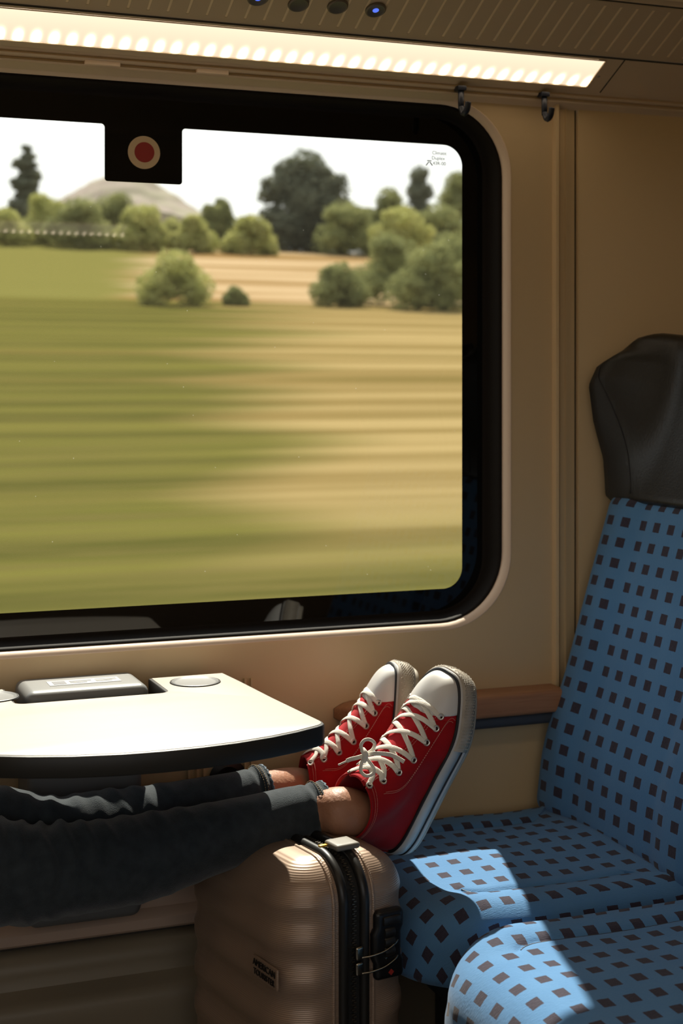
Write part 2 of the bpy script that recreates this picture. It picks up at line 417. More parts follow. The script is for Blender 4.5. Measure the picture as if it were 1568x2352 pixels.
# ================================================================== STRUCTURE
WX0, WX1, WZ0, WZ1 = -.36, 1.2087, .757, 1.654     # opening in the wall lining
GX0, GX1, GZ0, GZ1 = -.30, 1.1447, .8166, 1.585    # clear glass
XL, XR = -2.4, 4.0
def struct(name, o_or_bm, mat=None, parent=None, smooth='auto'):
    o = from_bm(name, o_or_bm, mat, parent, smooth)
    o['kind'] = 'structure'; return o
def wall_with_hole(name, Y, x0, x1, z0, z1, hole, mat, thick_dir):
    """lining sheet with one rounded opening; outer frame ring mapped to the hole ring"""
    bm = bmesh.new(); h = rrect(*hole, .125, Y, 12); n = len(h)
    outer = []
    cxm, czm = (hole[0]+hole[1])/2, (hole[2]+hole[3])/2
    for p in h:
        d = p-Vector((cxm, Y, czm)); kx = ((x1-cxm) if d.x > 0 else (x0-cxm))/d.x if abs(d.x) > 1e-6 else 1e9
        kz = ((z1-czm) if d.z > 0 else (z0-czm))/d.z if abs(d.z) > 1e-6 else 1e9
        k = min(kx, kz); outer.append(Vector((cxm, Y, czm))+d*k)
    corners = [Vector((x1, Y, z1)), Vector((x0, Y, z1)), Vector((x0, Y, z0)), Vector((x1, Y, z0))]
    for c in corners:
        i = min(range(n), key=lambda q: (outer[q]-c).length); outer[i] = c
    add_grid(bm, [outer, h], True)
    rr = rrect(hole[0], hole[1], hole[2], hole[3], .125, Y+.10*thick_dir, 12)
    ou = [p+Vector((0, .10*thick_dir, 0)) for p in outer]
    add_grid(bm, [[p+Vector((0, .02*thick_dir, 0)) for p in outer], [p+Vector((0, .02*thick_dir, 0)) for p in rrect(hole[0]-.004, hole[1]+.004, hole[2]-.004, hole[3]+.004, .125, Y, 12)]], True)
    return bm
# window-side wall lining
bm = wall_with_hole('wall_window_side', 2.30, -.62, 1.262, .395, 1.664, (WX0, WX1, WZ0, WZ1), None, 1)
wall = struct('wall_window_side', bm, M['wall'])
# rest of the coach shell on that side (behind the lining and to both sides)
bm = bmesh.new()
add_box(bm, (XL, 2.405, 0), (XR, 2.46, .74)); add_box(bm, (XL, 2.405, 1.665), (XR, 2.46, 1.95))
add_box(bm, (XL, 2.405, .74), (WX0-.03, 2.46, 1.665)); add_box(bm, (WX1+.03, 2.405, .74), (XR, 2.46, 1.665))
struct('wall_outer_skin', bm, M['gasket'])
bm = bmesh.new(); add_box(bm, (XL, 2.30, .395), (-.62, 2.32, 1.664)); struct('wall_panel_left', bm, M['wall'])
bm = bmesh.new(); add_box(bm, (1.342, 2.300, .395), (XR, 2.32, 1.664), .002)
struct('wall_panel_right', bm, M['wall'])
# ribbed joint strip between the wall panels
bm = bmesh.new()
prof = [(1.262, 2.300), (1.2895, 2.300), (1.290, 2.297), (1.293, 2.292), (1.298, 2.291), (1.302, 2.295), (1.304, 2.302), (1.3155, 2.3025), (1.3165, 2.2995), (1.3185, 2.2995), (1.3195, 2.303),
        (1.327, 2.303), (1.328, 2.3045), (1.3295, 2.3045), (1.3365, 2.305), (1.3375, 2.306), (1.338, 2.318), (1.3415, 2.318), (1.343, 2.300)]
add_grid(bm, [[Vector((x, y, z)) for x, y in prof] for z in (.395, 1.664)], False)
struct('trim_panel_joint', bm, M['wall'])
bm = bmesh.new(); add_box(bm, (1.3378, 2.310, .395), (1.3417, 2.330, 1.664)); struct('trim_joint_gap', bm, M['darkgap'])

# window: surround, gasket, black border, glass
def ring_obj(name, rings, mat, parent):
    bm = bmesh.new(); add_grid(bm, rings, True); return from_bm(name, bm, mat, parent)
win = thing('window_1', (.43, 2.36, .80), 'wide train window with rounded corners and thick black rubber border looking onto fields', None, kind='structure')
def RR(ins, Y, r): return rrect(WX0+ins, WX1-ins, WZ0+ins, WZ1-ins, r, Y, 14)
surround = ring_obj('window_surround', [RR(-.001, 2.3005, .125), RR(-.0005, 2.2990, .125), RR(.0008, 2.2986, .124), RR(.0075, 2.3125, .119), RR(.0085, 2.316, .118), RR(.0085, 2.326, .118)], M['reveal'], win)
def RG(ins, Y, r):   # between surround and glass: interpolate both rectangles
    return rrect(WX0+.0085+ins*(GX0-WX0-.0085), WX1-.0085-ins*(WX1-.0085-GX1), WZ0+.0065+ins*(GZ0-WZ0-.0065), WZ1-.0068-ins*(WZ1-.0068-GZ1), r, Y, 14)
gasket = ring_obj('gasket', [RG(0, 2.322, .118), RG(.02, 2.315, .117), RG(.07, 2.315, .114), RG(.12, 2.320, .110), RG(.20, 2.345, .10), RG(.24, 2.357, .095), RG(.30, 2.3592, .09)], M['gasket'], win)
bm = bmesh.new()
add_grid(bm, [RG(.26, 2.3590, .092), rrect(GX0, GX1, GZ0, GZ1, .036, 2.3590, 14)], True)
from_bm('black_border', bm, M['frit'], win, False)
# black emergency tab printed on the pane
bm = bmesh.new()
tabp = []
tx0, tx1, tz0, tz1 = .516, .6425, 1.494, 1.588
def arc(cx, cz, r, a0, a1, n=6): return [(cx+r*math.cos(math.radians(a0+(a1-a0)*k/n)), cz+r*math.sin(math.radians(a0+(a1-a0)*k/n))) for k in range(n+1)]
tabp += [(tx0-.006, tz1)] + arc(tx0-.006, tz1-.010, .006, 90, 0)[0:]
tabp = [(tx0-.008, tz1)] + arc(tx0-.006, 1.579, .006, 90, 0) + arc(tx0+.005, tz0+.005, .005, 180, 270) + arc(tx1-.005, tz0+.005, .005, 270, 360) + arc(tx1+.006, 1.579, .006, 180, 90) + [(tx1+.008, tz1)]
a = [bm.verts.new((x, 2.3588, z)) for x, z in tabp]; b_ = [bm.verts.new((x, 2.3572, z)) for x, z in tabp]
for i in range(len(a)):
    j = (i+1) % len(a); bm.faces.new((a[i], a[j], b_[j], b_[i]))
for ring in (b_, a):
    for t in __import__('mathutils').geometry.tessellate_polygon([[Vector((v.co.x, v.co.z, 0)) for v in ring]]): bm.faces.new([ring[q] for q in t])
from_bm('emergency_tab', bm, M['frit'], win, False)
mk = lathe('emergency_marker', [(0, -.0004), (.0262, -.0004), (.0264, 0), (.0264, .0008)], M['cream'], win, (.5795, 2.3566, 1.5425), (0, 1, 0), 48); mk['label'] = 'cream ring of the emergency hammer marker'
lathe('marker_dot', [(0, -.0004), (.0162, -.0004), (.0163, .0006)], M['red'], mk, (.5800, 2.3560, 1.5428), (0, 1, 0), 40)
bm = bmesh.new(); p = rrect(GX0-.05, GX1+.03, GZ0-.03, GZ1+.03, .05, 2.3605, 8); bm.faces.new([bm.verts.new(q) for q in p])
from_bm('pane', bm, M['glass'], win, False)
# maker's print in the upper right corner of the pane
def text_obj(name, s, size, mat, parent, Mx, ext=.0002):
    cu = bpy.data.curves.new(name, 'FONT'); cu.body = s; cu.size = size; cu.extrude = ext; cu.align_x = 'CENTER'; cu.align_y = 'CENTER'
    tmp = bpy.data.objects.new(name+'_tmp', cu); C.objects.link(tmp)
    bpy.context.view_layer.update()
    dg = bpy.context.evaluated_depsgraph_get(); me = bpy.data.meshes.new_from_object(tmp.evaluated_get(dg))
    bpy.data.objects.remove(tmp); me.transform(Mx); me.name = name
    return link(name, me, mat, parent, False)
def face_wall(x, y, z): return Matrix.Translation((x, y, z)) @ Matrix.Rotation(PI/2, 4, 'X')
for i, (s, dx, dz) in enumerate((('Climatit', .018, .020), ('Duplex', .016, .011), ('43R-00', .018, .002))):
    text_obj('glass_print', s, .0085, M['labelink'], win, face_wall(1.083+dx, 2.3585, 1.550+dz), .0001)
bm = bmesh.new()
for a0, b0 in (((-.006, 0), (-.001, .006)), ((.006, 0), (.001, .006)), ((-.004, .008), (.004, .008))):
    add_tube(bm, [Vector((1.082+a0[0], 2.3585, 1.548+a0[1])), Vector((1.082+b0[0], 2.3585, 1.548+b0[1]))], .0009, 6)
from_bm('glass_print_mark', bm, M['labelink'], win)

# lower wall: lip, dark gap and heater cover, extruded along the coach
def extrude(name, prof, x0, x1, mat, kind=True, parent=None, smooth='auto', nseg=1):
    bm = bmesh.new(); add_grid(bm, [[Vector((x0+(x1-x0)*i/nseg, y, z)) for y, z in prof] for i in range(nseg+1)], False)
    o = from_bm(name, bm, mat, parent, smooth)
    if kind: o['kind'] = 'structure'
    return o
extrude('trim_wall_lip', [(2.302, .41), (2.300, .40), (2.296, .365), (2.290, .356), (2.272, .350), (2.268, .346), (2.268, .332), (2.272, .328), (2.33, .327)], XL, XR, M['lip'])
bm = bmesh.new(); add_box(bm, (XL, 2.285, .314), (XR, 2.33, .330)); struct('trim_wall_gap', bm, M['darkgap'])
hp = [(2.33, .321), (2.285, .320)] + [(2.285-.03*math.sin(math.radians(a)), .290+.03*math.cos(math.radians(a))) for a in range(0, 91, 10)] + [(2.255, .285)]
hp += [(2.250, .272), (2.238, .266), (2.226, .262), (2.218, .256), (2.214, .246), (2.213, .230), (2.213, .0)]
extrude('trim_heater_cover', hp, XL, XR, M['heater'])
bm = bmesh.new(); add_box(bm, (XL, -.52, -.05), (XR, 2.46, 0)); struct('floor', bm, M['floor'])

# wall-top rail below the ceiling
extrude('trim_top_rail', [(2.302, 1.650), (2.290, 1.657), (2.284, 1.658), (2.282, 1.661), (2.286, 1.663), (2.286, 1.6655), (2.276, 1.666), (2.273, 1.669), (2.276, 1.672), (2.276, 1.6745), (2.268, 1.676)], XL, XR, M['ceil'])
for px0, px1, py in ((193, 275, 147), (450, 523, 168)):
    a = at(px0, py, Y=2.282); b = at(px1, py, Y=2.282)
    o = box('rail_clip', (a.x, 2.2755, 1.6600), (b.x, 2.290, 1.6680), M['reveal'], None, .0015)
    tag(o, 'pale plastic cover clip on the rail above the window, ' + ('left one' if px0 < 300 else 'right one'), 'clip', 'cover clips on the window rail')

# sloping cove: plane z = CZ + CS*(2.3-Y)
CS, CZ = .508, 1.660
def cp(y): return CZ+CS*(2.3-y)
def atc(px, py, off=0):
    d = ray(px, py); k = (CZ+CS*2.3+off-CAM.z)/(d.z+CS*d.y); return CAM+d*k
cn = Vector((0, -CS, -1)).normalized()       # room-facing normal of the cove
LX1 = 1.332; LY0, LY1 = 2.256, 2.192
yl = atc(784, 77).y; yu = atc(1396, 0).y
SLOPE_Y = (yl, yu)
def cove(name, y0, y1, x0, x1, mat, off=0, th=.004):
    bm = bmesh.new(); a = [Vector((x, y, cp(y))) for x, y in ((x0, y0), (x1, y0), (x1, y1), (x0, y1))]
    lo = [bm.verts.new(p+cn*off) for p in a]; hi = [bm.verts.new(p+cn*(off-th)) for p in a]
    bm.faces.new(lo); bm.faces.new(hi[::-1])
    for i in range(4): bm.faces.new((lo[i], lo[(i+1) % 4], hi[(i+1) % 4], hi[i]))
    return bm
struct('ceiling_cove_lower', cove('x', 2.30, LY0, XL, XR, M['ceil']), M['ceil'])
struct('ceiling_cove_middle', cove('x', LY1, yl+.002, XL, XR, M['ceil']), M['ceil'])
struct('ceiling_cove_end', cove('x', LY0, LY1, LX1, XR, M['ceil']), M['ceil'])
# lamp
lampo = thing('ceiling_lamp', (0, 2.22, 1.70), 'long lit LED strip lamp set in the sloping ceiling right above the window', 'lamp')
bm = bmesh.new()
def lamp_strip(name, x0, x1, ya, yb, fz, nrm, parent):
    me = bpy.data.meshes.new(name)
    N = 12; vs = []; fs = []; uvs = []
    for i in range(N+1):
        x = x0+(x1-x0)*i/N
        vs += [(x, ya, fz(ya)), (x, yb, fz(yb))]
        uvs += [(x, 0), (x, 1)]
    fs = [(2*i, 2*i+2, 2*i+3, 2*i+1) for i in range(N)]
    vs = [tuple(Vector(v)-nrm*.0015) for v in vs]
    me.from_pydata(vs, [], fs); u = me.uv_layers.new(name='UVMap')
    for l in me.loops: u.data[l.index].uv = uvs[l.vertex_index]
    return link(name, me, M['lamp'], parent, False)
lamp_strip('diffuser', -1.6, LX1, LY0, LY1, cp, cn, lampo)
bm = bmesh.new()
for y in (LY0, LY1):
    add_tube(bm, [Vector((-1.6, y, cp(y)))+cn*.0006, Vector((LX1, y, cp(y)))+cn*.0006], .0011, 6)
add_tube(bm, [Vector((LX1, LY0, cp(LY0)))+cn*.0006, Vector((LX1, LY1, cp(LY1)))+cn*.0006], .0011, 6)
from_bm('frame', bm, M['groove'], lampo)
for x in (1.352, 1.358):
    pass
# seam and screw at the end of the lamp cover
bm = bmesh.new(); a = atc(1365, 190); b = atc(1418, 135)
add_tube(bm, [Vector((1.365, LY0+.01, cp(LY0+.01)))+cn*.0002, Vector((1.365, yl, cp(yl)))+cn*.0002], .0012, 6); struct('trim_lamp_seam', bm, M['darkgap'])
o = lathe('screw', [(0, .0012), (.0022, .001), (.003, 0), (.003, -.001)], M['steel'], None, atc(1374, 176), cn, 16); tag(o, 'small screw beside the right end of the ceiling lamp', 'screw')

# slatted ceiling band: each slat is its own piece over a backing whose pale tone paints in lit slot edges
ceil = thing('ceiling', (0, 1.9, 1.86), None, None, kind='structure'); ceil['label'] = 'slatted sloping ceiling band above the lamp'
back = from_bm('backing', cove('b', yl-.004, yu+.004, XL, XR, M['groove'], -.0006, .004), M['groove'], ceil, False)
for y in (yl, yu):
    bm = bmesh.new(); add_tube(bm, [Vector((XL, y, cp(y)))+cn*.0005, Vector((XR, y, cp(y)))+cn*.0005], .0018, 6); from_bm('shadow_joint', bm, M['darkgap'], ceil)
    bm = cove('r', y+(.0 if y == yl else .012), y-(.012 if y == yl else .0), XL, XR, M['slat'], 0, .0034); from_bm('rim', bm, M['slat'], ceil, False)
P_SL = .0300; G_SL = .0032
x = -.30; first = None; k = 0
knobs = [atc(592, -6), atc(685, 8), atc(775, 13), atc(862, 21)]
while x < 2.4:
    if first is None:
        bm = bmesh.new(); y0, y1 = yl-.012, yu+.012
        N = 2
        a = []
        for (dx, dn) in ((G_SL/2, -.0014), (G_SL/2+.0003, -.0004), (G_SL/2+.0008, 0), (P_SL-G_SL/2-.0008, 0), (P_SL-G_SL/2-.0003, -.0004), (P_SL-G_SL/2, -.0014)):
            a.append([Vector((dx, yy, cp(yy)))+cn*dn for yy in (y0, y1)])
        add_grid(bm, a, False)
        first = from_bm('slat', bm, M['slat'], ceil, 'auto'); first.location.x = x; o = first
    else:
        o = first.copy(); C.objects.link(o); o.location.x = x
    x += P_SL
struct('ceiling_upper_panel', cove('x', yu-.002, 1.72, XL, XR, M['ceil'], .0015), M['ceil'])
struct('trim_upper_bead', cove('x', yu-.016, yu-.020, XL, XR, M['ceil'], .0045, .004), M['groove'])
zc = cp(1.72)
bm = bmesh.new(); add_box(bm, (XL, .08, zc), (XR, 1.725, zc+.02)); struct('ceiling_centre', bm, M['ceil'])
# reading light buttons
for i, kpt in enumerate(knobs):
    r = thing('reading_light', kpt, ['purple-glowing round ceiling button cut by the top edge, leftmost of the four', 'plain grey round ceiling button second from left, near the lamp',
              'plain grey round ceiling button third from left', 'round ceiling button with a blue glowing centre, rightmost of the four'][i], 'light', 'round buttons in the slatted ceiling')
    lathe('rim', [(.0145, -.001), (.0165, .0006), (.016, .003), (.014, .0042), (.0128, .0036)], M['knobrim'], r, kpt, cn, 36)
    lathe('lens', [(0, .0022), (.006, .0026), (.010, .0032), (.0130, .0037)], M['knob'], r, kpt, cn, 36)
    if i in (0, 3):
        lathe('led', [(0, .0042), (.0035, .0038), (.005, .0026)], M['blueled'], r, kpt, cn, 20)
# small drilled holes in the slats
for px, py in ((1427, 85), (1503, 92)):
    pass

# far side of the coach (behind the camera): wall with window openings, lamp, ceiling cove
bm = bmesh.new(); Yo = -.50
add_box(bm, (XL, Yo-.03, 0), (XR, Yo, .78)); add_box(bm, (XL, Yo-.03, 1.585), (XR, Yo, 1.67))
for a, b in ((XL, -2.2), (-1.3, -1.1), (.72, XR)): add_box(bm, (a, Yo-.03, .78), (b, Yo, 1.585))
struct('wall_aisle_side', bm, M['wall'])
def cp2(y): return CZ+CS*(y-Yo)
cn2 = Vector((0, CS, -1)).normalized()
def cove2(y0, y1, x0, x1, off=0, th=.004):
    bm = bmesh.new(); a = [Vector((x, y, cp2(y))) for x, y in ((x0, y0), (x1, y0), (x1, y1), (x0, y1))]
    lo = [bm.verts.new(p+cn2*off) for p in a]; hi = [bm.verts.new(p+cn2*(off-th)) for p in a]
    bm.faces.new(lo); bm.faces.new(hi[::-1])
    for i in range(4): bm.faces.new((lo[i], lo[(i+1) % 4], hi[(i+1) % 4], hi[i]))
    return bm
struct('ceiling_aisle_side', cove2(Yo, .085, XL, XR), M['ceil'])
l2 = thing('ceiling_lamp', (0, -.42, 1.70), 'LED strip lamp on the opposite side, seen only as a dotted reflection in the pane', 'lamp')
o = lamp_strip('diffuser', -2.0, 1.20, Yo+.044, Yo+.108, cp2, -cn2, l2)
for v in o.data.vertices: v.co += cn2*.004
fill_lamp = thing('ceiling_lamp', (.8, .9, zc), 'added fill lamp along the middle of the ceiling, unseen, brightens the interior', 'lamp')  # unseen fill light, added only to brighten the interior
bm = bmesh.new(); add_box(bm, (-2.2, .83, zc-.012), (3.8, .97, zc-.002), .003); from_bm('diffuser', bm, emat('fill_glow', (1.0, .78, .54), 2.2), fill_lamp, False)
for y in (.82, .98):
    bm = bmesh.new(); add_box(bm, (-2.2, y-.008, zc-.016), (3.8, y+.008, zc), .002); from_bm('frame', bm, M['ceil'], fill_lamp)
bm = bmesh.new(); add_box(bm, (XL-.03, -.52, 0), (XL, 2.46, 2.05)); struct('wall_end_rear', bm, M['wall'])
bm = bmesh.new(); add_box(bm, (XR, -.52, 0), (XR+.03, 2.46, 2.05)); struct('wall_end_front', bm, M['wall'])

# ================================================================== coat hooks
def hook(px, lab, twist):
    p = at(px, 212 if px < 1150 else 226, Y=2.272); z1 = p.z
    r = thing('coat_hook', (p.x, 2.272, z1), lab, 'hook', 'dark coat hooks under the ceiling rail')
    bm = bmesh.new(); x = p.x; y = 2.268; w = .0055; zt = z1+.006
    add_tube(bm, [Vector((x, y, zt)), Vector((x, y, zt-.022)), Vector((x, y-.001, zt-.036))], 1, 12, flat=(w, .0035), up=Vector((0, 1, 0)))
    pts = catmull([(x, y-.001, zt-.031), (x+twist*.001, y-.005, zt-.041), (x+twist*.002, y-.010, zt-.043), (x+twist*.004, y-.015, zt-.037), (x+twist*.005, y-.017, zt-.025)], 5)
    add_tube(bm, pts, 1, 12, flat=(w, .0035), up=lambda i: Vector((0, -1, -.3)))
    from_bm('arm', bm, M['navy'], r)
    box('mount', (x-.008, 2.262, zt-.004), (x+.008, 2.280, zt+.004), M['navy'], r, .0015)
hook(1056, 'dark plastic coat hook hanging in front of the upper right window corner', 1)
hook(1247, 'dark plastic coat hook on the beige wall right of the window', 1)
# ================================================================== rounded boxes (cushions, shells)
def rbox_mesh(name, half, r, n=(24, 24, 10), deform=None, uvs=True, keep=None):
    """rounded box about the origin, UV in metres unrolled from the top face; r number or (rx,ry,rz) function"""
    hx, hy, hz = half
    bm = bmesh.new(); uvl = bm.loops.layers.uv.new('UVMap')
    def rnd(P):
        rr = r
        inner = Vector([max(-(h-rr), min(h-rr, c)) for c, h in zip(P, half)])
        d = P-inner
        return inner+d.normalized()*rr if d.length > 1e-9 else P.copy()
    def axis(h, n):
        # denser sampling near edges
        out = []; k = max(3, n//4)
        for i in range(k): out.append(-h + r*(1-math.cos(PI/2*i/k)) if False else -h + r*i/k)
        m = n-2*k
        m = max(m, 2)
        for i in range(m+1): out.append(-(h-r) + 2*(h-r)*i/m)
        for i in range(1, k+1): out.append((h-r) + r*i/k)
        return out
    ax = [axis(hx, n[0]), axis(hy, n[1]), axis(hz, n[2])]
    def face(fi, sgn):
        a, b = [i for i in range(3) if i != fi]
        A, B = ax[a], ax[b]; grid = []
        for p in A:
            row = []
            for q in B:
                P = Vector((0, 0, 0)); P[a] = p; P[b] = q; P[fi] = sgn*half[fi]
                row.append((bm.verts.new(rnd(P)), P))
            grid.append(row)
        for i in range(len(A)-1):
            for j in range(len(B)-1):
                q = [grid[i][j], grid[i+1][j], grid[i+1][j+1], grid[i][j+1]]
                f = bm.faces.new([x[0] for x in q])
                for l, x in zip(f.loops, q):
                    P = x[1]
                    if fi == 2: uv = (P.x, P.y) if sgn > 0 else (P.x-2*hx, P.y)
                    elif fi == 0: uv = (P.x+sgn*(hz-P.z), P.y)
                    else: uv = (P.x, P.y+sgn*(hz-P.z))
                    l[uvl].uv = uv
    for fi in range(3):
        for sgn in (-1, 1): face(fi, sgn)
    bmesh.ops.remove_doubles(bm, verts=bm.verts[:], dist=1e-5)
    if deform:
        for v in bm.verts: v.co = deform(v.co.copy())
    if keep:
        bad = [f for f in bm.faces if not keep(f.calc_center_median())]
        bmesh.ops.delete(bm, geom=bad, context='FACES')
    return bm

# ================================================================== SEATS
SX0, SX1 = .835, 1.285       # cushion front / back
def cushion(parent, yc, hw, ext):
    """upholstered pad: nested rounded rectangles in plan, big front corners, waterfall front edge"""
    x0 = SX0-ext; hl = (SX1-x0)/2; xc = x0+hl; RF, RB = .135, .030; ZT = .453; TH = .108
    def outline_pt(k, N, d):
        """k-th of 4N points of the plan outline inset by d: local x, y, outward normal"""
        side, u = divmod(k, N); u /= N
        cs = [(-1, 1, RF), (-1, -1, RF), (1, -1, RB), (1, 1, RB)]           # front-far, front-near, back-near, back-far
        def corner(i, f):
            sx, sy, Rr = cs[i % 4]; r = max(Rr-d, .0004); m = max(Rr, d)
            a0 = {0: 90, 1: 180, 2: 270, 3: 0}[i % 4]; a = math.radians(a0+90*f)
            n = Vector((math.cos(a), math.sin(a)))
            return Vector((sx*(hl-m), sy*(hw-m)))+n*r, n
        A = .42                                                             # share of the points spent on a corner arc
        if u < A: return corner(side, u/A)
        p, n = corner(side, 1.0); q, m_ = corner(side+1, 0.0); f = (u-A)/(1-A)
        return p.lerp(q, f), n
    def topz(p, d, n):
        f = sstep(.13, 0, p.x+hl); sw = sstep(.25, .8, abs(n.y))*(1-.9*sstep(hl-.09, hl-.01, p.x)*0)
        z = ZT-.016*f*f + sw*(-.0050*math.exp(-((d-.088)/.006)**2)+.0045*sstep(.088, .055, d)) + .006*math.exp(-(p.y/.10)**2)
        z += .0035*noise.noise(Vector((p.x*9, p.y*9, yc)))+.004*sstep(hl-.10, hl, p.x)
        return z
    N = 40; rows = []; uvr = []
    ds = [.214, .200, .18, .16, .14, .125, .112, .104, .098, .094, .091, .088, .085, .082, .078, .072, .064, .056, .048]
    def ringrow(fn):
        r = []; uu = []
        for k in range(4*N):
            w, uv = fn(k); r.append(Vector((xc+w.x, yc+w.y, w.z))); uu.append(uv)
        rows.append(r); uvr.append(uu)
    def warp(k, d):   # top rings: inset grows near the front so the roll there can be wide
        p0, n0 = outline_pt(k, N, 0); nf = max(0, -n0.x); extra = .055*nf*nf
        return d+extra*max(0, 1-d/.10)
    for d in ds:
        def fn(k, d=d):
            dd = warp(k, d); p, n = outline_pt(k, N, dd); return Vector((p.x, p.y, topz(p, dd, n))), (p.x, p.y)
        ringrow(fn)
    for t in range(1, 13):
        th = math.radians(90*t/12)
        def fn(k, th=th):
            dd = warp(k, .048); p, n = outline_pt(k, N, dd); nf = max(0, -n.x); zt = topz(p, dd, n)
            rx, rz = dd, .046+.026*nf
            q, n2 = outline_pt(k, N, dd*(1-math.sin(th)))
            arc = th*(rx+rz)/2; return Vector((q.x, q.y, zt-rz*(1-math.cos(th)))), (p.x+n.x*arc, p.y+n.y*arc)
        ringrow(fn)
    for t, (o, zz) in enumerate(((.003, .35), (.004, .7), (.000, .93), (-.010, 1.0), (-.05, 1.02))):
        def fn(k, o=o, zz=zz):
            dd = warp(k, .048); p, n = outline_pt(k, N, dd); nf = max(0, -n.x); zt = topz(p, dd, n); rz = .046+.026*nf
            q, n2 = outline_pt(k, N, max(0, -o)); q = q+n2*max(0, o); z1 = zt-rz; z2 = ZT-TH
            arc = PI/2*(dd+rz)/2+(z1-z2)*zz; return Vector((q.x, q.y, z1+(z2-z1)*zz)), (p.x+n.x*arc, p.y+n.y*arc)
        ringrow(fn)
    bm = bmesh.new(); ul = bm.loops.layers.uv.new('UVMap')
    vs = [[bm.verts.new(p) for p in r] for r in rows]; n4 = 4*N
    for i in range(len(rows)-1):
        for j in range(n4):
            k = (j+1) % n4; f = bm.faces.new((vs[i][j], vs[i][k], vs[i+1][k], vs[i+1][j]))
            for l, (a, b) in zip(f.loops, ((i, j), (i, k), (i+1, k), (i+1, j))): l[ul].uv = uvr[a][b]
    for ring, a in ((vs[0], 0), (vs[-1], len(vs)-1)):
        f = bm.faces.new(ring)
        for l, uv in zip(f.loops, uvr[a]): l[ul].uv = uv
    o = from_bm('cushion', bm, M['fabric'], parent)
    for rng in (range(3*N+int(.42*N)+1, 4*N+int(.42*N*.55)), range(N+int(.42*N*.45), 2*N-1)):
        pts = []
        for k in rng:
            dd = warp(k % n4, .088); p, n = outline_pt(k % n4, N, dd); pts.append(Vector((xc+p.x, yc+p.y, topz(p, dd, n)+.0002)))
        if len(pts) > 2: tube('seam', pts, .0011, M['greyblue'], o, 6)
    return o
def backrest(parent, yc, hw):
    # local: x = up the back, y = width, z = outward normal (towards -X)
    L = .565; hl = L/2; hz = .035; cr = hw-.113
    th = math.radians(15.2)
    upv = Vector((math.sin(th), 0, math.cos(th))); nrm = Vector((-math.cos(th), 0, math.sin(th)))
    base = Vector((1.246, yc, .440))
    def df(p):
        top = sstep(-.01, .03, p.z); ay = abs(p.y); q = p.copy()
        q.z += top*(-.007*math.exp(-((ay-cr)/.006)**2)+.012*sstep(cr, cr+.05, ay)*(1-.0*ay))
        q.z += top*.012*math.sin(min(1, max(0, (p.x+hl)/L))*PI)*0.6
        if True:
            taper = 1-.03*sstep(0, L, p.x+hl); q.y *= taper
        s = q.x+hl
        w = base+upv*s+nrm*(q.z-hz)
        w.x -= .012*math.exp(-((s-.12)/.09)**2)            # lumbar swell
        w.y = yc+q.y
        return w
    bm = rbox_mesh('backrest', (hl, hw, hz), .028, (50, 44, 10), df)
    o = from_bm('backrest', bm, M['fabric'], parent)
    for s in (-1, 1):
        pts = []
        for i in range(30):
            a = .03+(L-.05)*i/29; taper = 1-.03*sstep(0, L, a)
            w = base+upv*a+nrm*(-.0065+.007*math.sin(a/L*PI)); w.x -= .012*math.exp(-((a-.12)/.09)**2); w.y = yc+s*cr*taper; pts.append(w)
        tube('seam', pts, .0013, M['greyblue'], o, 6)
    # shell behind
    bm = bmesh.new(); rows = []
    for i in range(20):
        a = -.10+.90*i/19
        prof = []
        for k in range(21):
            u = -1+2*k/20; ed = (abs(u))**6
            w = base+upv*a-nrm*(.078-.02*ed+.01*math.cos(u*PI/2)); w.y = yc+u*(hw-.004); prof.append(w)
        for k in range(20, -1, -1):
            u = -1+2*k/20
            w = base+upv*a-nrm*(.066); w.y = yc+u*(hw-.008); prof.append(w)
        rows.append(prof)
    add_grid(bm, rows, True, False, True); from_bm('back_shell', bm, M['seatshell'], parent, 'auto')
    return base, upv, nrm, L
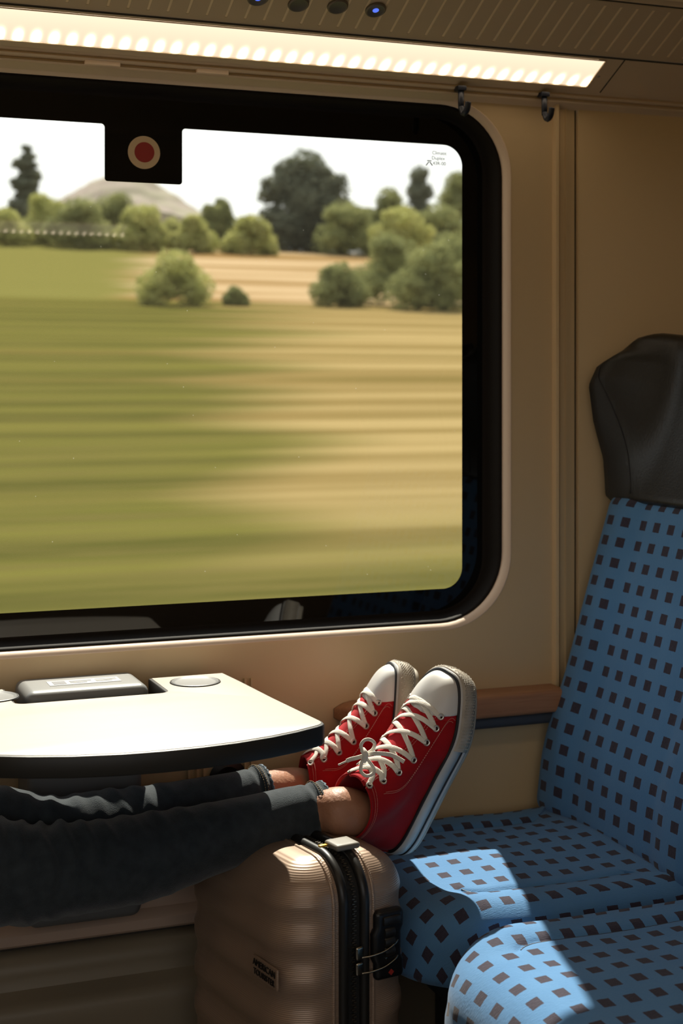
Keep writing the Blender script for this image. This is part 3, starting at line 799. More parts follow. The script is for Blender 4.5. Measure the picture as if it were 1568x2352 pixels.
def headrest(parent, yc, hw, base, upv, nrm, L):
    H = .262; NU, NV = 48, 30
    def pt(u, v, side):
        # u -1..1 across, v 0..1 up ; side: +1 front, -1 back
        au = abs(u)
        wing = interp(v, [0, .25, .5, .75, .9, 1], [.006, .028, .066, .094, .090, .06])*sstep(.45, 1, au)
        dish = -.020*math.exp(-(u/.45)**2)*math.sin(PI*min(1, max(0, v)))
        hwid = hw*interp(v, [0, .1, .4, .8, 1], [.985, .985, 1.0, 1.0, .98])
        # outline: rounded top corners
        topz = H*(1-.05*max(0, au-.20)**2.0-.10*sstep(.80, 1, au)**2)
        s = L-.008+topz*v
        y = yc+u*hwid
        thk = .0
        off = wing+dish+.006
        w = base+upv*s+nrm*off; w.y = y
        w.x += .012*v
        if side < 0:
            w = base+upv*s-nrm*(.055+.01*(1-au**4)); w.y = yc+u*hwid*(.965); w.x += .012*v - .5*wing
        return w
    bm = bmesh.new()
    # closed section per height: front sweep then back sweep with rolled edges
    rows = []
    NS = 34
    for j in range(NV+1):
        v = j/NV; ring = []
        for i in range(NS+1):
            u = -1+2*i/NS; ring.append(pt(u, v, 1))
        f = ring[-1]; b = pt(1, v, -1)
        d = (b-f)
        for k in range(1, 6):
            t = k/6; q = f+d*t; q.y += .016*math.sin(PI*t)*1; ring.append(q)
        for i in range(NS, -1, -1):
            ring.append(pt(-1+2*i/NS, v, -1))
        f = pt(-1, v, -1); b = ring[0]; d = b-f
        for k in range(1, 6):
            t = k/6; q = f+d*t; q.y -= .016*math.sin(PI*t); ring.append(q)
        rows.append(ring)
    # roll top and bottom
    def roll(ring, amt, dz):
        c = sum(ring, Vector())/len(ring); out = []
        cx = c.x
        for p in ring:
            q = p.copy(); q.x = cx_of(p, ring)+(p.x-cx_of(p, ring))*amt; q.y = c.y+(p.y-c.y)*(1-(1-amt)*.06); q += upv*dz; out.append(q)
        return out
    def cx_of(p, ring):
        ys = [q for q in ring if abs(q.y-p.y) < .012]; return (min(q.x for q in ys)+max(q.x for q in ys))/2
    top = rows[-1]
    rows += [roll(top, .93, .008), roll(top, .75, .015), roll(top, .45, .0195), roll(top, .12, .021)]
    bot = rows[0]
    rows = [roll(bot, .4, -.012), roll(bot, .75, -.010), roll(bot, .93, -.005)] + rows
    add_grid(bm, rows, True, False, True)
    o = from_bm('headrest', bm, M['leather'], parent)
    me = o.data
    me.materials.append(M['leatherside'])
    # seam between rim band and inner pad on each wing
    for s in (-1, 1):
        pts = []
        for k in range(27):
            v = .02+.93*k/26
            u = s*smooth_interp(v, [0, .2, .45, .7, .9, 1], [.67, .73, .80, .90, .955, .93])
            p = pt(u, v, 1); pts.append(p+nrm*.0002)
        tube('wing_seam', pts, .0011, M['blackline'], o, 6)
    # band faces get the charcoal leather
    for poly in me.polygons:
        c = poly.center
        w = c + Vector((0, 0, 0))
        s_ = (w-base).dot(upv); v = (s_-L+.008)/H
        u = abs(w.y-yc)/hw
        if u > smooth_interp(max(0, min(1, v)), [0, .2, .45, .7, .9, 1], [.67, .73, .80, .90, .955, .93]): poly.material_index = 1
    return o
def seat(yc, hw, label, name='train_seat', ext=0):
    r = thing(name, (1.06, yc, 0), label, 'seat', 'blue checked train seats')
    cushion(r, yc, hw, ext)
    base, upv, nrm, L = backrest(r, yc, hw)
    headrest(r, yc, hw, base, upv, nrm, L)
    # pan and pedestal
    bm = rbox_mesh('pan', (.185, hw-.03, .022), .018, (12, 12, 8), lambda p: p+Vector((1.085, yc, .318)), keep=None)
    from_bm('seat_pan', bm, M['seatshell'], r)
    box('pedestal', (1.02, yc-.16, .0), (1.20, yc+.16, .300), M['seatshell'], r, .012, 3)
    return r
seat1 = seat(2.050, .228, 'blue checked window seat with black winged headrest, partly behind the suitcase')
seat2 = seat(1.578, .228, 'blue checked aisle seat cushion in the lower right foreground', ext=.030)

def copy_tree(o, parent=None):
    c = o.copy(); C.objects.link(c)
    if parent is not None: c.parent = parent
    for ch in list(o.children): copy_tree(ch, c)
    return c
# the facing seat at the other end of the table (outside the frame): the traveller sits on it
seat3 = copy_tree(seat1); seat3.rotation_euler = (0, 0, PI); seat3.location = (-.100, 2.050, 0); seat3['label'] = 'blue checked window seat facing the table, the seat the traveller sits on'

# ================================================================== WALL ARMREST
arm = thing('wall_armrest', (1.1, 2.29, .60), 'beech wood armrest with slate underside on the wall beside the window seat', 'armrest')
xa = at(785, 1630, Y=2.262).x
def arm_part(name, z0, z1, y0, mat, x0, x1, rnd):
    bm = bmesh.new(); rings = []
    n = 26
    for i in range(n+1):
        t = i/n; x = x0+(x1-x0)*t
        e = math.sqrt(max(0, 1-max(0, 1-(x-x0)/rnd)**2)) if x-x0 < rnd else 1
        e = max(e, .06)
        zm = (z0+z1)/2; hz = (z1-z0)/2*(.35+.65*e); yy = 2.298-(2.298-y0)*e
        r = min(.008, hz*.9)
        ring = []
        for k in range(5): a = PI/2*k/4; ring.append(Vector((x, yy+r-r*math.sin(a), zm+hz-r+r*math.cos(a))))
        for k in range(5): a = PI/2*k/4; ring.append(Vector((x, yy+r-r*math.cos(a), zm-hz+r-r*math.sin(a))))
        ring += [Vector((x, 2.2985, zm-hz)), Vector((x, 2.2985, zm+hz))]
        rings.append(ring)
    # uneven sampling near the tip
    add_grid(bm, rings, True, False, True); return from_bm(name, bm, mat, arm, 'auto')
arm_part('wood_pad', .612, .651, 2.245, M['wood'], xa, 1.285, .05)
arm_part('under_bracket', .592, .613, 2.256, M['greyblue'], xa+.10, 1.285, .10)

# ================================================================== TABLE
TZ = .719; TT = .028
tb = thing('folding_table', (.485, 2.28, TZ-.03), 'sunlit cream table with black rubber edge below the window', 'table')
def table_outline():
    pts = []
    yf = 2.262
    # clockwise from far right corner; curved near edge
    pts += [(.684, yf)]
    pts += [(.690, 2.19), (.698, 2.06), (.709, 1.925)]
    # rounded near-right corner
    cr_ = [(.7115, 1.895), (.7095, 1.882), (.703, 1.873), (.694, 1.867)]
    pts += cr_
    for x in (.66, .62, .57, .52, .47, .42, .36, .31, .27):
        pts.append((x, 1.814+.052*abs((x-.482)/.212)**2.2))
    pts += [(.262, 1.875), (.258, 1.885), (.256, 1.90), (.264, 2.06), (.274, 2.19), (.280, yf)]
    return pts
rx0, rx1, ry = .345, .563, 2.150
def arc2(cx, cy, r, a0, a1, n=5): return [(cx+r*math.cos(math.radians(a0+(a1-a0)*k/n)), cy+r*math.sin(math.radians(a0+(a1-a0)*k/n))) for k in range(n+1)]
def outline(off=0.0):
    o = table_outline()
    notch = [(rx0, 2.262)] + arc2(rx0+.012, ry+.012, .012, 180, 270) + arc2(rx1-.012, ry+.012, .012, 270, 360) + [(rx1, 2.262)]
    return o+notch
ol = outline()
def offset_poly(pts, d):
    n = len(pts); out = []
    area = sum(pts[i][0]*pts[(i+1) % n][1]-pts[(i+1) % n][0]*pts[i][1] for i in range(n)); sg = 1 if area > 0 else -1
    for i in range(n):
        p0 = Vector(pts[i-1]); p1 = Vector(pts[i]); p2 = Vector(pts[(i+1) % n])
        e1 = (p1-p0).normalized(); e2 = (p2-p1).normalized()
        n1 = Vector((e1.y, -e1.x))*sg; n2 = Vector((e2.y, -e2.x))*sg
        b = (n1+n2)
        b = b/max(.5, b.length_squared/2) if b.length > 1e-6 else n1
        out.append(tuple(p1+b*d))
    return out
def slab(name, pts, z0, z1, mat, parent, rnd=0):
    bm = bmesh.new()
    if rnd: layers = [(z0, -rnd), (z0+rnd*.3, -rnd*.3), (z0+rnd, 0), (z1-rnd, 0), (z1-rnd*.3, -rnd*.3), (z1, -rnd)]
    else: layers = [(z0, 0), (z1, 0)]
    rings = [[Vector((x, y, z)) for x, y in offset_poly(pts, o)] for z, o in layers]
    vs, _ = add_grid(bm, rings, True)
    f1 = f2 = None
    for ring, rev in ((vs[0], True), (vs[-1], False)):
        tri = __import__('mathutils').geometry.tessellate_polygon([[Vector((v.co.x, v.co.y, 0)) for v in ring]])
        for t in tri: bm.faces.new([ring[q] for q in (t[::-1] if rev else t)])

    return from_bm(name, bm, mat, parent, 'auto')
slab('rubber_edge', ol, TZ-TT, TZ-.0002, M['edge'], tb, .003)
slab('tabletop', offset_poly(ol, -.0042), TZ-.004, TZ+.0006, M['table'], tb, .0005)
for cx_, cy_ in ((.6215, 2.205), (.318, 2.205)):
    lathe('cup_recess', [(0, .0003), (.030, .0003), (.0325, .0007), (.0342, .0018), (.0352, .0019), (.0358, .0)], M['steel'] if False else M['greyplastic'], tb, (cx_, cy_, TZ+.0006), (0, 0, 1), 48)
    lathe('cup_ring', [(.0345, .0018), (.0362, .0024), (.0380, .0018), (.0388, .0002)], M['edge'], tb, (cx_, cy_, TZ+.0004), (0, 0, 1), 48)
# wall brackets and supporting arm
box('wall_bracket', (.575, 2.262, .60), (.665, 2.2985, TZ-TT+.0), M['greyblue'], tb, .004)
box('wall_bracket', (.29, 2.262, .60), (.335, 2.2985, TZ-TT+.0), M['greyblue'], tb, .004)
tube('support_arm', [(.62, 2.28, .625), (.62, 2.12, .682), (.62, 1.98, .686)], .010, M['greyblue'], tb, 12)
tube('support_arm', [(.312, 2.28, .625), (.312, 2.12, .682), (.312, 1.98, .686)], .010, M['greyblue'], tb, 12)

# waste bin between table and wall
bn = thing('waste_bin', (.455, 2.25, .36), 'grey wall-mounted waste bin with pale labelled lid in the table recess', 'bin')
def rb(name, lo, hi, r, mat, parent, n=(14, 14, 10), df=None):
    lo = Vector(lo); hi = Vector(hi); c = (lo+hi)/2; h = (hi-lo)/2
    return from_bm(name, rbox_mesh(name, tuple(h), r, n, (lambda p: (df(p) if df else p)+c)), mat, parent)
rb('body', (.368, 2.192, .378), (.538, 2.2985, .690), .016, M['bin'], bn)
lid = rb('lid', (.364, 2.184, .686), (.546, 2.2975, .726), .013, M['greyplastic'], bn)
box('lid_label', (.405, 2.222, .7258), (.512, 2.256, .7266), M['label'], lid, 0)
for i, (a, b, c, d) in enumerate(((.412, .431, 2.228, 2.250), (.437, .462, 2.231, 2.236), (.437, .470, 2.241, 2.246), (.476, .508, 2.238, 2.240), (.476, .500, 2.232, 2.234), (.476, .508, 2.246, 2.248))):
    box('label_print', (a, c, .7265), (b, d, .7269), M['labelink'], lid, 0)
# wall sockets below the table
sk = thing('power_socket', (.697, 2.298, .554), 'black round power socket on the wall under the table', 'socket')
sx = at(522, 1776, Y=2.296)
lathe('plate', [(0, -.0005), (.026, -.0005), (.030, .001), (.031, .004), (.0195, .007), (.019, .0)], M['black'], sk, (sx.x, 2.2985, sx.z-.008), (0, -1, 0), 40)
lathe('socket_well', [(.019, .0052), (.018, .0), (0, -.0)], M['deepblack'] if 'deepblack' in M else M['black'], sk, (sx.x, 2.2980, sx.z-.008), (0, -1, 0), 32)
for px in (433, 452, 468, 562, 577):
    p = at(px, 1780, Y=2.297)
    bm = bmesh.new(); add_box(bm, (p.x-.0018, 2.2935, .40), (p.x+.0018, 2.2998, .70), .001); struct('trim_wall_rib', bm, M['wall'])

# ================================================================== SUITCASE
phi = math.radians(10)
E1 = Vector((math.cos(phi), math.sin(phi), 0)); E2 = Vector((-math.sin(phi), math.cos(phi), 0))
SB = Vector((.646, 1.845, 0)); CD, CW = .198, .318; CZ0, CZ1 = .045, .535
SC = SB+E1*(CD/2)+E2*(CW/2)
case = thing('suitcase', (SC.x, SC.y, 0), 'rose gold ribbed hard-shell suitcase with black zip standing in front of the window seat', 'suitcase')
def c2w(p): return SC+E1*p.x+E2*p.y+Vector((0, 0, (CZ0+CZ1)/2+p.z))
def case_df(p):
    q = p.copy(); hd = CD/2
    # swept ribs run level around faces and corners but fade out next to the zip
    m = sstep(.030, .060, abs(p.x))*(1-sstep(.16, .22, p.z))
    rib = math.cos(2*PI*(p.z+.02)/.056)
    rib = max(-.7, min(.7, rib*1.2))
    c = Vector((p.x, p.y, 0)); 
    nx = p.x/hd; ny = p.y/(CW/2)
    nn = Vector((nx**5, ny**9*0.6, 0))
    if nn.length > 1e-3: q += nn.normalized()*rib*.0032*m
    # bulge of the big faces
    q.x += math.copysign(.006, p.x)*math.cos(min(1, abs(p.y)/(CW/2))*PI/2)*sstep(.03, .09, abs(p.x))
    return c2w(q)
hz_ = (CZ1-CZ0)/2
for s, nm in ((-1, 'front_shell'), (1, 'rear_shell')):
    bm = rbox_mesh(nm, (CD/2, CW/2, hz_), .058, (40, 44, 110), case_df, keep=None)
    loc = lambda c: (c-SC).dot(E1)
    bad = [f for f in bm.faces if s*loc(f.calc_center_median()) < .0155]
    bmesh.ops.delete(bm, geom=bad, context='FACES')
    from_bm(nm, bm, M['case'], case)
def case_loop(x, out, r=.058, seg=14):
    """loop around the case in the plane x=const"""
    hy, hz = CW/2+out, hz_+out; r = r+out; pts = []
    for cy, cz, a0 in ((hy-r, hz-r, 0), (-hy+r, hz-r, 90), (-hy+r, -hz+r, 180), (hy-r, -hz+r, 270)):
        for k in range(seg+1):
            a = math.radians(a0+90*k/seg); pts.append(c2w(Vector((x, cy+r*math.cos(a), cz+r*math.sin(a)))))
    return pts
# resample straight stretches so the tubes stay even
for x in (-.0165, .0165):
    bm = bmesh.new(); add_tube(bm, case_loop(x, .000), .0072, 12, closed=True); from_bm('zip_piping', bm, M['caseblack'], case)
bm = bmesh.new(); add_grid(bm, [case_loop(x, -.0015) for x in (-.017, -.005, 0, .005, .017)], True); from_bm('zip_tape', bm, M['zip'], case)
lp = case_loop(0, .0006, seg=20); bm = bmesh.new()
tot = 0; segs = []
for i in range(len(lp)): segs.append((lp[i], lp[(i+1) % len(lp)]))
cum = 0; step = .0032; acc = 0
k = 0
for a, b in segs:
    L_ = (b-a).length
    while acc < L_:
        p = a+(b-a)*(acc/L_); t = (b-a).normalized(); nrm_ = E1.cross(t).normalized()
        Mx = Matrix.Translation(p) @ Matrix((E1*(1), t, nrm_)).transposed().to_4x4()
        dx = .0012*(1 if k % 2 else -1)
        r = bmesh.ops.create_cube(bm, size=1)
        for v in r['verts']: v.co = Mx @ Vector((v.co.x*.0042+dx, v.co.y*.0016, v.co.z*.0026))
        k += 1; acc += step
    acc -= L_
o = from_bm('zip_teeth', bm, M['teeth'], case, False); o['kind'] = 'stuff'
# pale moulding beads either side of the zip
for x in (-.031, .031):
    bm = bmesh.new(); add_tube(bm, case_loop(x, -.0006), .0028, 8, closed=True); from_bm('shell_bead', bm, M['case'], case)
# telescopic / top handle
tp = lambda x, y, z: SC+E1*x+E2*y+Vector((0, 0, z))
hd = from_bm('top_handle', rbox_mesh('h', (.019, .018, .0045), .0042, (10, 10, 8), lambda p: tp(.013+p.x, -.108+p.y, CZ1+.0085+p.z)), M['handle'], case)
box('handle_mount', (-.006, -.016, -.006), (.006, .016, .004), M['caseblack'], hd, .002, 2, M=Matrix.Translation(tp(.018, -.100, CZ1+.002)) @ Matrix.Rotation(phi, 4, 'Z'))
box('yellow_tab', (-.006, -.003, -.0015), (.006, .003, .0015), M['yellow'], case, .001, 2, M=Matrix.Translation(tp(-.012, -.098, CZ1+.0075)) @ Matrix.Rotation(phi, 4, 'Z'))
# lock on the near narrow side
def sidep(x, z, out=0): return tp(x, -CW/2-out, z)
lk = from_bm('lock_body', rbox_mesh('l', (.023, .008, .047), .0075, (14, 8, 20), lambda p: sidep(.052+p.x+(-.004 if abs(p.z) < .02 else 0), .418+p.z, .003-p.y)), M['deepblack'], case)
box('lock_button', (-.014, -.003, -.006), (.014, .003, .006), M['caseblack'], lk, .002, 2, M=Matrix.Translation(sidep(.053, .451, .0115)) @ Matrix.Rotation(phi, 4, 'Z'))
for k in range(3):
    lathe('dial', [(0, -.008), (.0075, -.008), (.008, -.006), (.008, .006), (.0075, .008), (0, .008)], M['chrome'] if False else M['caseblack'], lk, sidep(.050, .435-.013*k, .007), E1, 20)
for zz in (.4135, .3925):
    pts = catmull([sidep(.066, zz+.010, .008), sidep(.058, zz+.006, .013), sidep(.040, zz, .016), sidep(.020, zz-.003, .015), sidep(.006, zz-.004, .011)], 6)
    bm = bmesh.new(); add_tube(bm, pts, 1, 10, flat=(.0014, .0014), up=Vector((0, 0, 1)))
    from_bm('zip_puller', bm, M['chrome'], case)
    pl = from_bm('zip_slider', rbox_mesh('z', (.006, .004, .009), .003, (8, 8, 8), lambda p: sidep(.003+p.x, zz+.002+p.z, .008-p.y)), M['chrome'], case)
    lathe('pin', [(0, .003), (.0018, .0024), (.002, 0)], M['chrome'], lk, sidep(.044, zz+.009, .011), -E2, 12)
d = lathe('seal_mark', [(0, .0006), (.0045, .0006), (.0045, 0)], pmat('red_seal', (.35, .03, .02), .5), lk, sidep(.052, .3815, .0115), -E2, 4)
# brand print on the big face
Rz = Matrix((-E2, Vector((0, 0, 1)), -E1)).transposed().to_4x4()
for s, z, sz in (('AMERICAN', .398, .0125), ('TOURISTER', .386, .0112)):
    text_obj('brand_lettering', s, sz, M['logo'], case, Matrix.Translation(tp(-CD/2-.0095, -.108, z)) @ Rz, .0006)
bm = bmesh.new(); o_ = from_bm('brand_plate', rbox_mesh('b', (.002, .034, .014), .0018, (4, 10, 8), lambda p: tp(-CD/2-.0068+p.x, -.108+p.y, .392+p.z)), M['case'], case)
for yy in (-.12, .12):
    for xx in (-.06, .06):
        w = lathe('wheel', [(0, -.010), (.019, -.010), (.022, -.006), (.022, .006), (.019, .010), (0, .010)], M['caseblack'], case, tp(xx, yy, .022), E2, 24)
        box('wheel_fork', (-.012, -.013, -.008), (.012, .013, .012), M['caseblack'], case, .003, 2, M=Matrix.Translation(tp(xx, yy, .046)))
# ================================================================== SNEAKERS
L_SH = .282
def shoe_M(origin, s, n, k=1.0):
    s = s.normalized(); n = (n-s*n.dot(s)).normalized(); w = n.cross(s)*k; s = s*.955*k; n = n*k
    return Matrix.Translation(origin) @ Matrix((s, w, n)).transposed().to_4x4()      # local (s, w, h)
_h = [.026, .032, .040, .048, .056, .064, .074, .086, .098, .110, .122, .134, .146]
_sf = [.2760, .2750, .2710, .2630, .2490, .2300, .2050, .1790, .1560, .1360, .1200, .1080, .0980]
_sb = [.0060, .0050, .0040, .0040, .0050, .0070, .0100, .0125, .0145, .0150, .0145, .0135, .0120]
def low_m(t):    # half width along front(0) .. heel(1)
    return smooth_interp(t, [0, .12, .30, .55, .75, .9, 1], [.047, .0485, .0505, .0415, .0375, .0375, .036])
def prof(phi, h, grow=0.0):
    """point on the upper; phi 0 = front (instep), pi = heel"""
    sf = smooth_interp(h, _h, _sf)+grow; sb = smooth_interp(h, _h, _sb)-grow
    t = (1-math.cos(phi))/2
    k = sstep(.036, .105, h)
    m = low_m(t)*(1-.13*sstep(.03, .07, h))
    mh = smooth_interp(t, [0, .3, .6, 1], [.036, .0375, .038, .034])
    hw = (m*(1-k)+mh*k)+grow
    p = .62*(1-k)+.95*k if t < .5 else .58*(1-k)+.85*k
    w = hw*math.copysign(abs(math.sin(phi))**p, math.sin(phi))
    # banana shape of the foot (slightly inward at the toe)
    s = sf+(sb-sf)*t
    lift = .010*sstep(.18, .28, s)                       # toe spring
    return Vector((s, w*(1+.0*s)+.005*math.sin(s/L_SH*PI)*(1-k), h+lift))
def prof_n(phi, h):
    e = 1e-3
    a = prof(phi+e, h)-prof(phi-e, h); b = prof(phi, h+e)-prof(phi, h-e)
    n = a.cross(b); n.normalize(); c = prof(phi, h)-Vector((.13, 0, h)) if True else None
    if n.dot(Vector((c.x*.6, c.y, .02))) < 0: n = -n
    return n
def find_phi(h, w, side):
    lo, hi = 0.0, PI/2
    for _ in range(40):
        mid = (lo+hi)/2
        if abs(prof(mid, h).y-prof(0, h).y) < w: lo = mid
        else: hi = mid
    return side*lo
def P(px, py, t): return CAM+ray(px, py)*t
def surf(s, w, side, off):
    lo, hi = .030, .1455
    for _ in range(30):
        h = (lo+hi)/2; ph = find_phi(h, w, side)
        if prof(ph, h).x > s: lo = h
        else: hi = h
    return prof(ph, h, off)
def sneaker(name, Mx, label, open_side, bow):
    org = Mx.translation.copy()
    r = thing(name, org, label, 'shoe', 'red high-top sneakers')
    T = lambda p: Mx @ Vector(p)
    HT_F, HT_B = .139, .118              # collar height front/back
    def hmax(phi): return HT_F+(HT_B-HT_F)*((1-math.cos(phi))/2)**.8
    # --- upper quarters (canvas) : everything except toe cap and tongue slot
    NP, NH = 120, 44
    slot = lambda h: interp(h, [.055, .0602, .069, .0815, .098, .116, .133, .14], [.0225, .0225, .0200, .0172, .0150, .0135, .0120, .0115])   # half width of lace opening
    def canvas_rows(grow, hs):
        return hs
    bm = bmesh.new(); vs = []
    for j in range(NH+1):
        row = []
        for i in range(NP):
            phi = -PI+2*PI*(i+.5)/NP
            # stretch sampling to be denser at the front
            ph = phi - .35*math.sin(phi)
            h = .026+(hmax(ph)-.026)*j/NH
            p = prof(ph, h, .0012)
            # gentle creases of the canvas
            cr = .0011*math.sin(p.x*95+p.z*70)*sstep(.05, .08, h)*math.exp(-((p.x-.10)/.06)**2)+.0014*noise.noise(Vector((p.x*38, p.y*38, p.z*30)))
            q = prof_n(ph, h)
            p = p+q*cr
            row.append((bm.verts.new(T(p)), ph, h, p))
        vs.append(row)
    CAP_S = .2205; W0 = .003
    for j in range(NH):
        for i in range(NP):
            a, b, c, d = vs[j][i], vs[j][(i+1) % NP], vs[j+1][(i+1) % NP], vs[j+1][i]
            bm.faces.new((a[0], b[0], c[0], d[0]))
    R3 = Mx.to_3x3(); Mi = Mx.inverted(); NT = R3.inverted().transposed()
    def cut(bm_, co, no):
        bmesh.ops.bisect_plane(bm_, geom=bm_.verts[:]+bm_.edges[:]+bm_.faces[:], plane_co=T(co), plane_no=(NT @ Vector(no)).normalized(), dist=1e-6)
    SLW = .0172
    for sg in (1, -1):
        cut(bm, (.1900, W0, 0), (1, -.75*sg, 0)); cut(bm, (.10, W0+sg*.0115, 0), (-.115*sg, 1, 0))
    def is_gap(c):
        q = Mi @ c; y_ = abs(q.y-W0)
        if q.x-.75*y_ > .1900: return True
        return y_ < .0115+.115*(q.x-.10) and q.x > .06 and q.z > .05
    bmesh.ops.delete(bm, geom=[f for f in bm.faces if is_gap(f.calc_center_median())], context='FACES')
    bmesh.ops.delete(bm, geom=[v for v in bm.verts if not v.link_faces], context='VERTS')
    o = from_bm('canvas_upper', bm, M['canvas'], r)
    md = o.modifiers.new('thick', 'SOLIDIFY'); md.thickness = .0022; md.offset = -1 if True else 1
    # --- vamp: plain canvas between toe cap and quarters
    bm = bmesh.new(); vv = []
    for j in range(31):
        h = .026+(.0800-.026)*j/30
        vv.append([T(prof(-1.9+3.8*i/80, h, -.0002)) for i in range(81)])
    add_grid(bm, vv, False)
    cut(bm, (.184, 0, 0), (1, 0, 0)); cut(bm, (CAP_S+.004, 0, .064), (1, 0, .45))
    bmesh.ops.delete(bm, geom=[f for f in bm.faces if not (.184 < (Mi @ f.calc_center_median()).x and (Mi @ f.calc_center_median()).x+.45*((Mi @ f.calc_center_median()).z-.064) < CAP_S+.004)], context='FACES')
    from_bm('vamp', bm, M['tongue'], r)
    # --- tongue
    bm = bmesh.new(); rows = []
    for j in range(30):
        h = .0690+(.1360-.0690)*j/29
        hh = min(h, .146); row = []
        for i in range(13):
            w = (-.026+.052*i/12)*(1-.35*sstep(.115, .136, h))
            ph = find_phi(hh, min(abs(w), .030), 1 if w >= 0 else -1)
            p = prof(ph, hh, -.0028); p.z += max(0, h-.146); p.x -= max(0, h-.146)*.9
            p.z += .0022*(1-(w/.026)**2)+.001*math.sin(j*1.1+w*60)*.6
            p.x += .0020*(1-(w/.026)**2)
            row.append(T(p))
        rows.append(row)
    add_grid(bm, rows, False)
    to = from_bm('tongue', bm, M['tongue'], r); md = to.modifiers.new('thick', 'SOLIDIFY'); md.thickness = .003; md.offset = -1
    # --- rubber toe cap
    bm = bmesh.new(); vs = []
    NPc, NHc = 100, 26
    for j in range(NHc+1):
        h = .026+(.0740-.026)*j/NHc; row = []
        for i in range(NPc+1):
            ph = -1.75+3.5*i/NPc
            p = prof(ph, h, .0026); row.append((bm.verts.new(T(p)), p))
        vs.append(row)
    for j in range(NHc):
        for i in range(NPc):
            q = (vs[j][i], vs[j][i+1], vs[j+1][i+1], vs[j+1][i]); c = sum((x[1] for x in q), Vector())/4
            
            bm.faces.new([x[0] for x in q])
    bmesh.ops.delete(bm, geom=[v for v in bm.verts if not v.link_faces], context='VERTS')
    cut(bm, (CAP_S, 0, .064), (1, 0, .45))
    def capcut(c):
        q = Mi @ c; return (q.x-CAP_S)+.45*(q.z-.064) < 0
    bmesh.ops.delete(bm, geom=[f for f in bm.faces if capcut(f.calc_center_median())], context='FACES')
    bmesh.ops.delete(bm, geom=[v for v in bm.verts if not v.link_faces], context='VERTS')
    o = from_bm('toe_cap', bm, M['cap'], r); md = o.modifiers.new('thick', 'SOLIDIFY'); md.thickness = .0022; md.offset = -1
    # --- foxing and sole: stacked outlines
    def out(phi, grow, z, zl=None):
        p = prof(phi, .030, grow); lift = .010*sstep(.18, .28, p.x); return Vector((p.x, p.y, z+lift*1.0))
    def band(nm, z0, z1, grow, mat, phis=None, bulge=.0012, ztop=None, closed=True):
        NB = 160; ring_z = [(z0, grow-.004), (z0, grow), ((z0+z1)/2, grow+bulge), (z1, grow), (z1, grow-.004)]
        bm = bmesh.new(); rings = []
        ph = [(-PI+2*PI*i/NB) for i in range(NB)] if phis is None else [phis[0]+(phis[1]-phis[0])*i/NB for i in range(NB+1)]
        for z, g in ring_z:
            rings.append([T(out(a-.35*math.sin(a) if phis is None else a, g, z+(ztop(a) if ztop and z == z1 else 0))) for a in ph])
        add_grid(bm, rings, phis is None, False, False)
        return from_bm(nm, bm, mat, r)
    band('foxing', .0125, .0330, .0062, M['rubber'])
    band('top_stripe', .0325, .0350, .0052, M['blackline'], bulge=.0003)
    band('side_stripe', .0105, .0132, .0072, M['blackline'], phis=(.95, 2*PI-.95), bulge=.0003)
    band('lower_foxing', .0030, .0112, .0064, M['rubber'], bulge=.0012)
    # outsole
    bm = bmesh.new(); NB = 120
    rings = [[T(out(-PI+2*PI*i/NB, g, z)) for i in range(NB)] for z, g in ((.004, .004), (.0, .0055), (-.003, .0050), (-.0042, .002))]
    v_, f_ = add_grid(bm, rings, True); bm.faces.new(v_[-1])
    from_bm('outsole', bm, M['bumper'], r)
    # toe bumper: wide textured band round the front, diamonds in relief
    bp = band('toe_bumper', .0045, .0300, .0086, M['bumper'], phis=(-1.28, 1.28), bulge=.0012)
    bm = bmesh.new()
    for i in range(64):
        ph = -1.24+2.48*i/63
        for j in range(6):
            z = .0075+.0035*j+(.00175 if i % 2 else 0)
            p = out(ph, .0096, z); a = out(ph+.015, .0096, z)-p
            if z > .0285: continue
            t = (a).normalized(); up = Vector((0, 0, 1)); nn = t.cross(up).normalized()
            c = p
            pts = [c+t*.0014, c+up*.0015, c-t*.0014, c-up*.0015]
            tipv = c+Vector((p.x-.15, p.y, 0)).normalized()*.0011
            vv = [bm.verts.new(T(q)) for q in pts]; tv = bm.verts.new(T(tipv))
            for k in range(4): bm.faces.new((vv[k], vv[(k+1) % 4], tv))
    o = from_bm('bumper_pattern', bm, M['bumper'], bp, False); o['kind'] = 'stuff'
    # --- eyelets
    NE = 7; hs = [.0560, .0602, .0690, .0815, .0980, .1160, .1330]
    wE = [.0325, .0345, .0335, .0325, .0290, .0248, .0195]
    pos = {}
    for sd in (1, -1):
        for i, h in enumerate(hs):
            ph = find_phi(h, wE[i], sd); p = prof(ph, h, .0022); nn = prof_n(ph, h)
            pos[(sd, i)] = (p, nn)
            Pe = T(p); N = (Mx.to_3x3() @ nn).normalized()
            e = lathe('eyelet', [(.0026, -.0006), (.0030, .0010), (.0042, .0013), (.0051, .0004), (.0053, -.0004)], M['eyelet'], r, Pe, N, 20)
            lathe('eyelet_hole', [(0, .0002), (.0030, .0002)], M['hole'], e, Pe, N, 12)
    # --- laces: flat cotton, crossing over the tongue
    bml = bmesh.new()
    def ribbon(pts, wid=.0038, th=.0009, sub=7, nrm=None):
        cps = catmull(pts, sub)
        W = [T(p) for p in cps]
        def upf(i):
            p = cps[min(i, len(cps)-1)]
            v = Vector((.55, 0, .83)) if nrm is None else nrm
            v = v+Vector((0, (p.y-.003)*28 if nrm is None else 0, 0)); return (Mx.to_3x3() @ v).normalized()
        add_tube(bml, W, 1, 10, flat=(wid, th), up=upf)
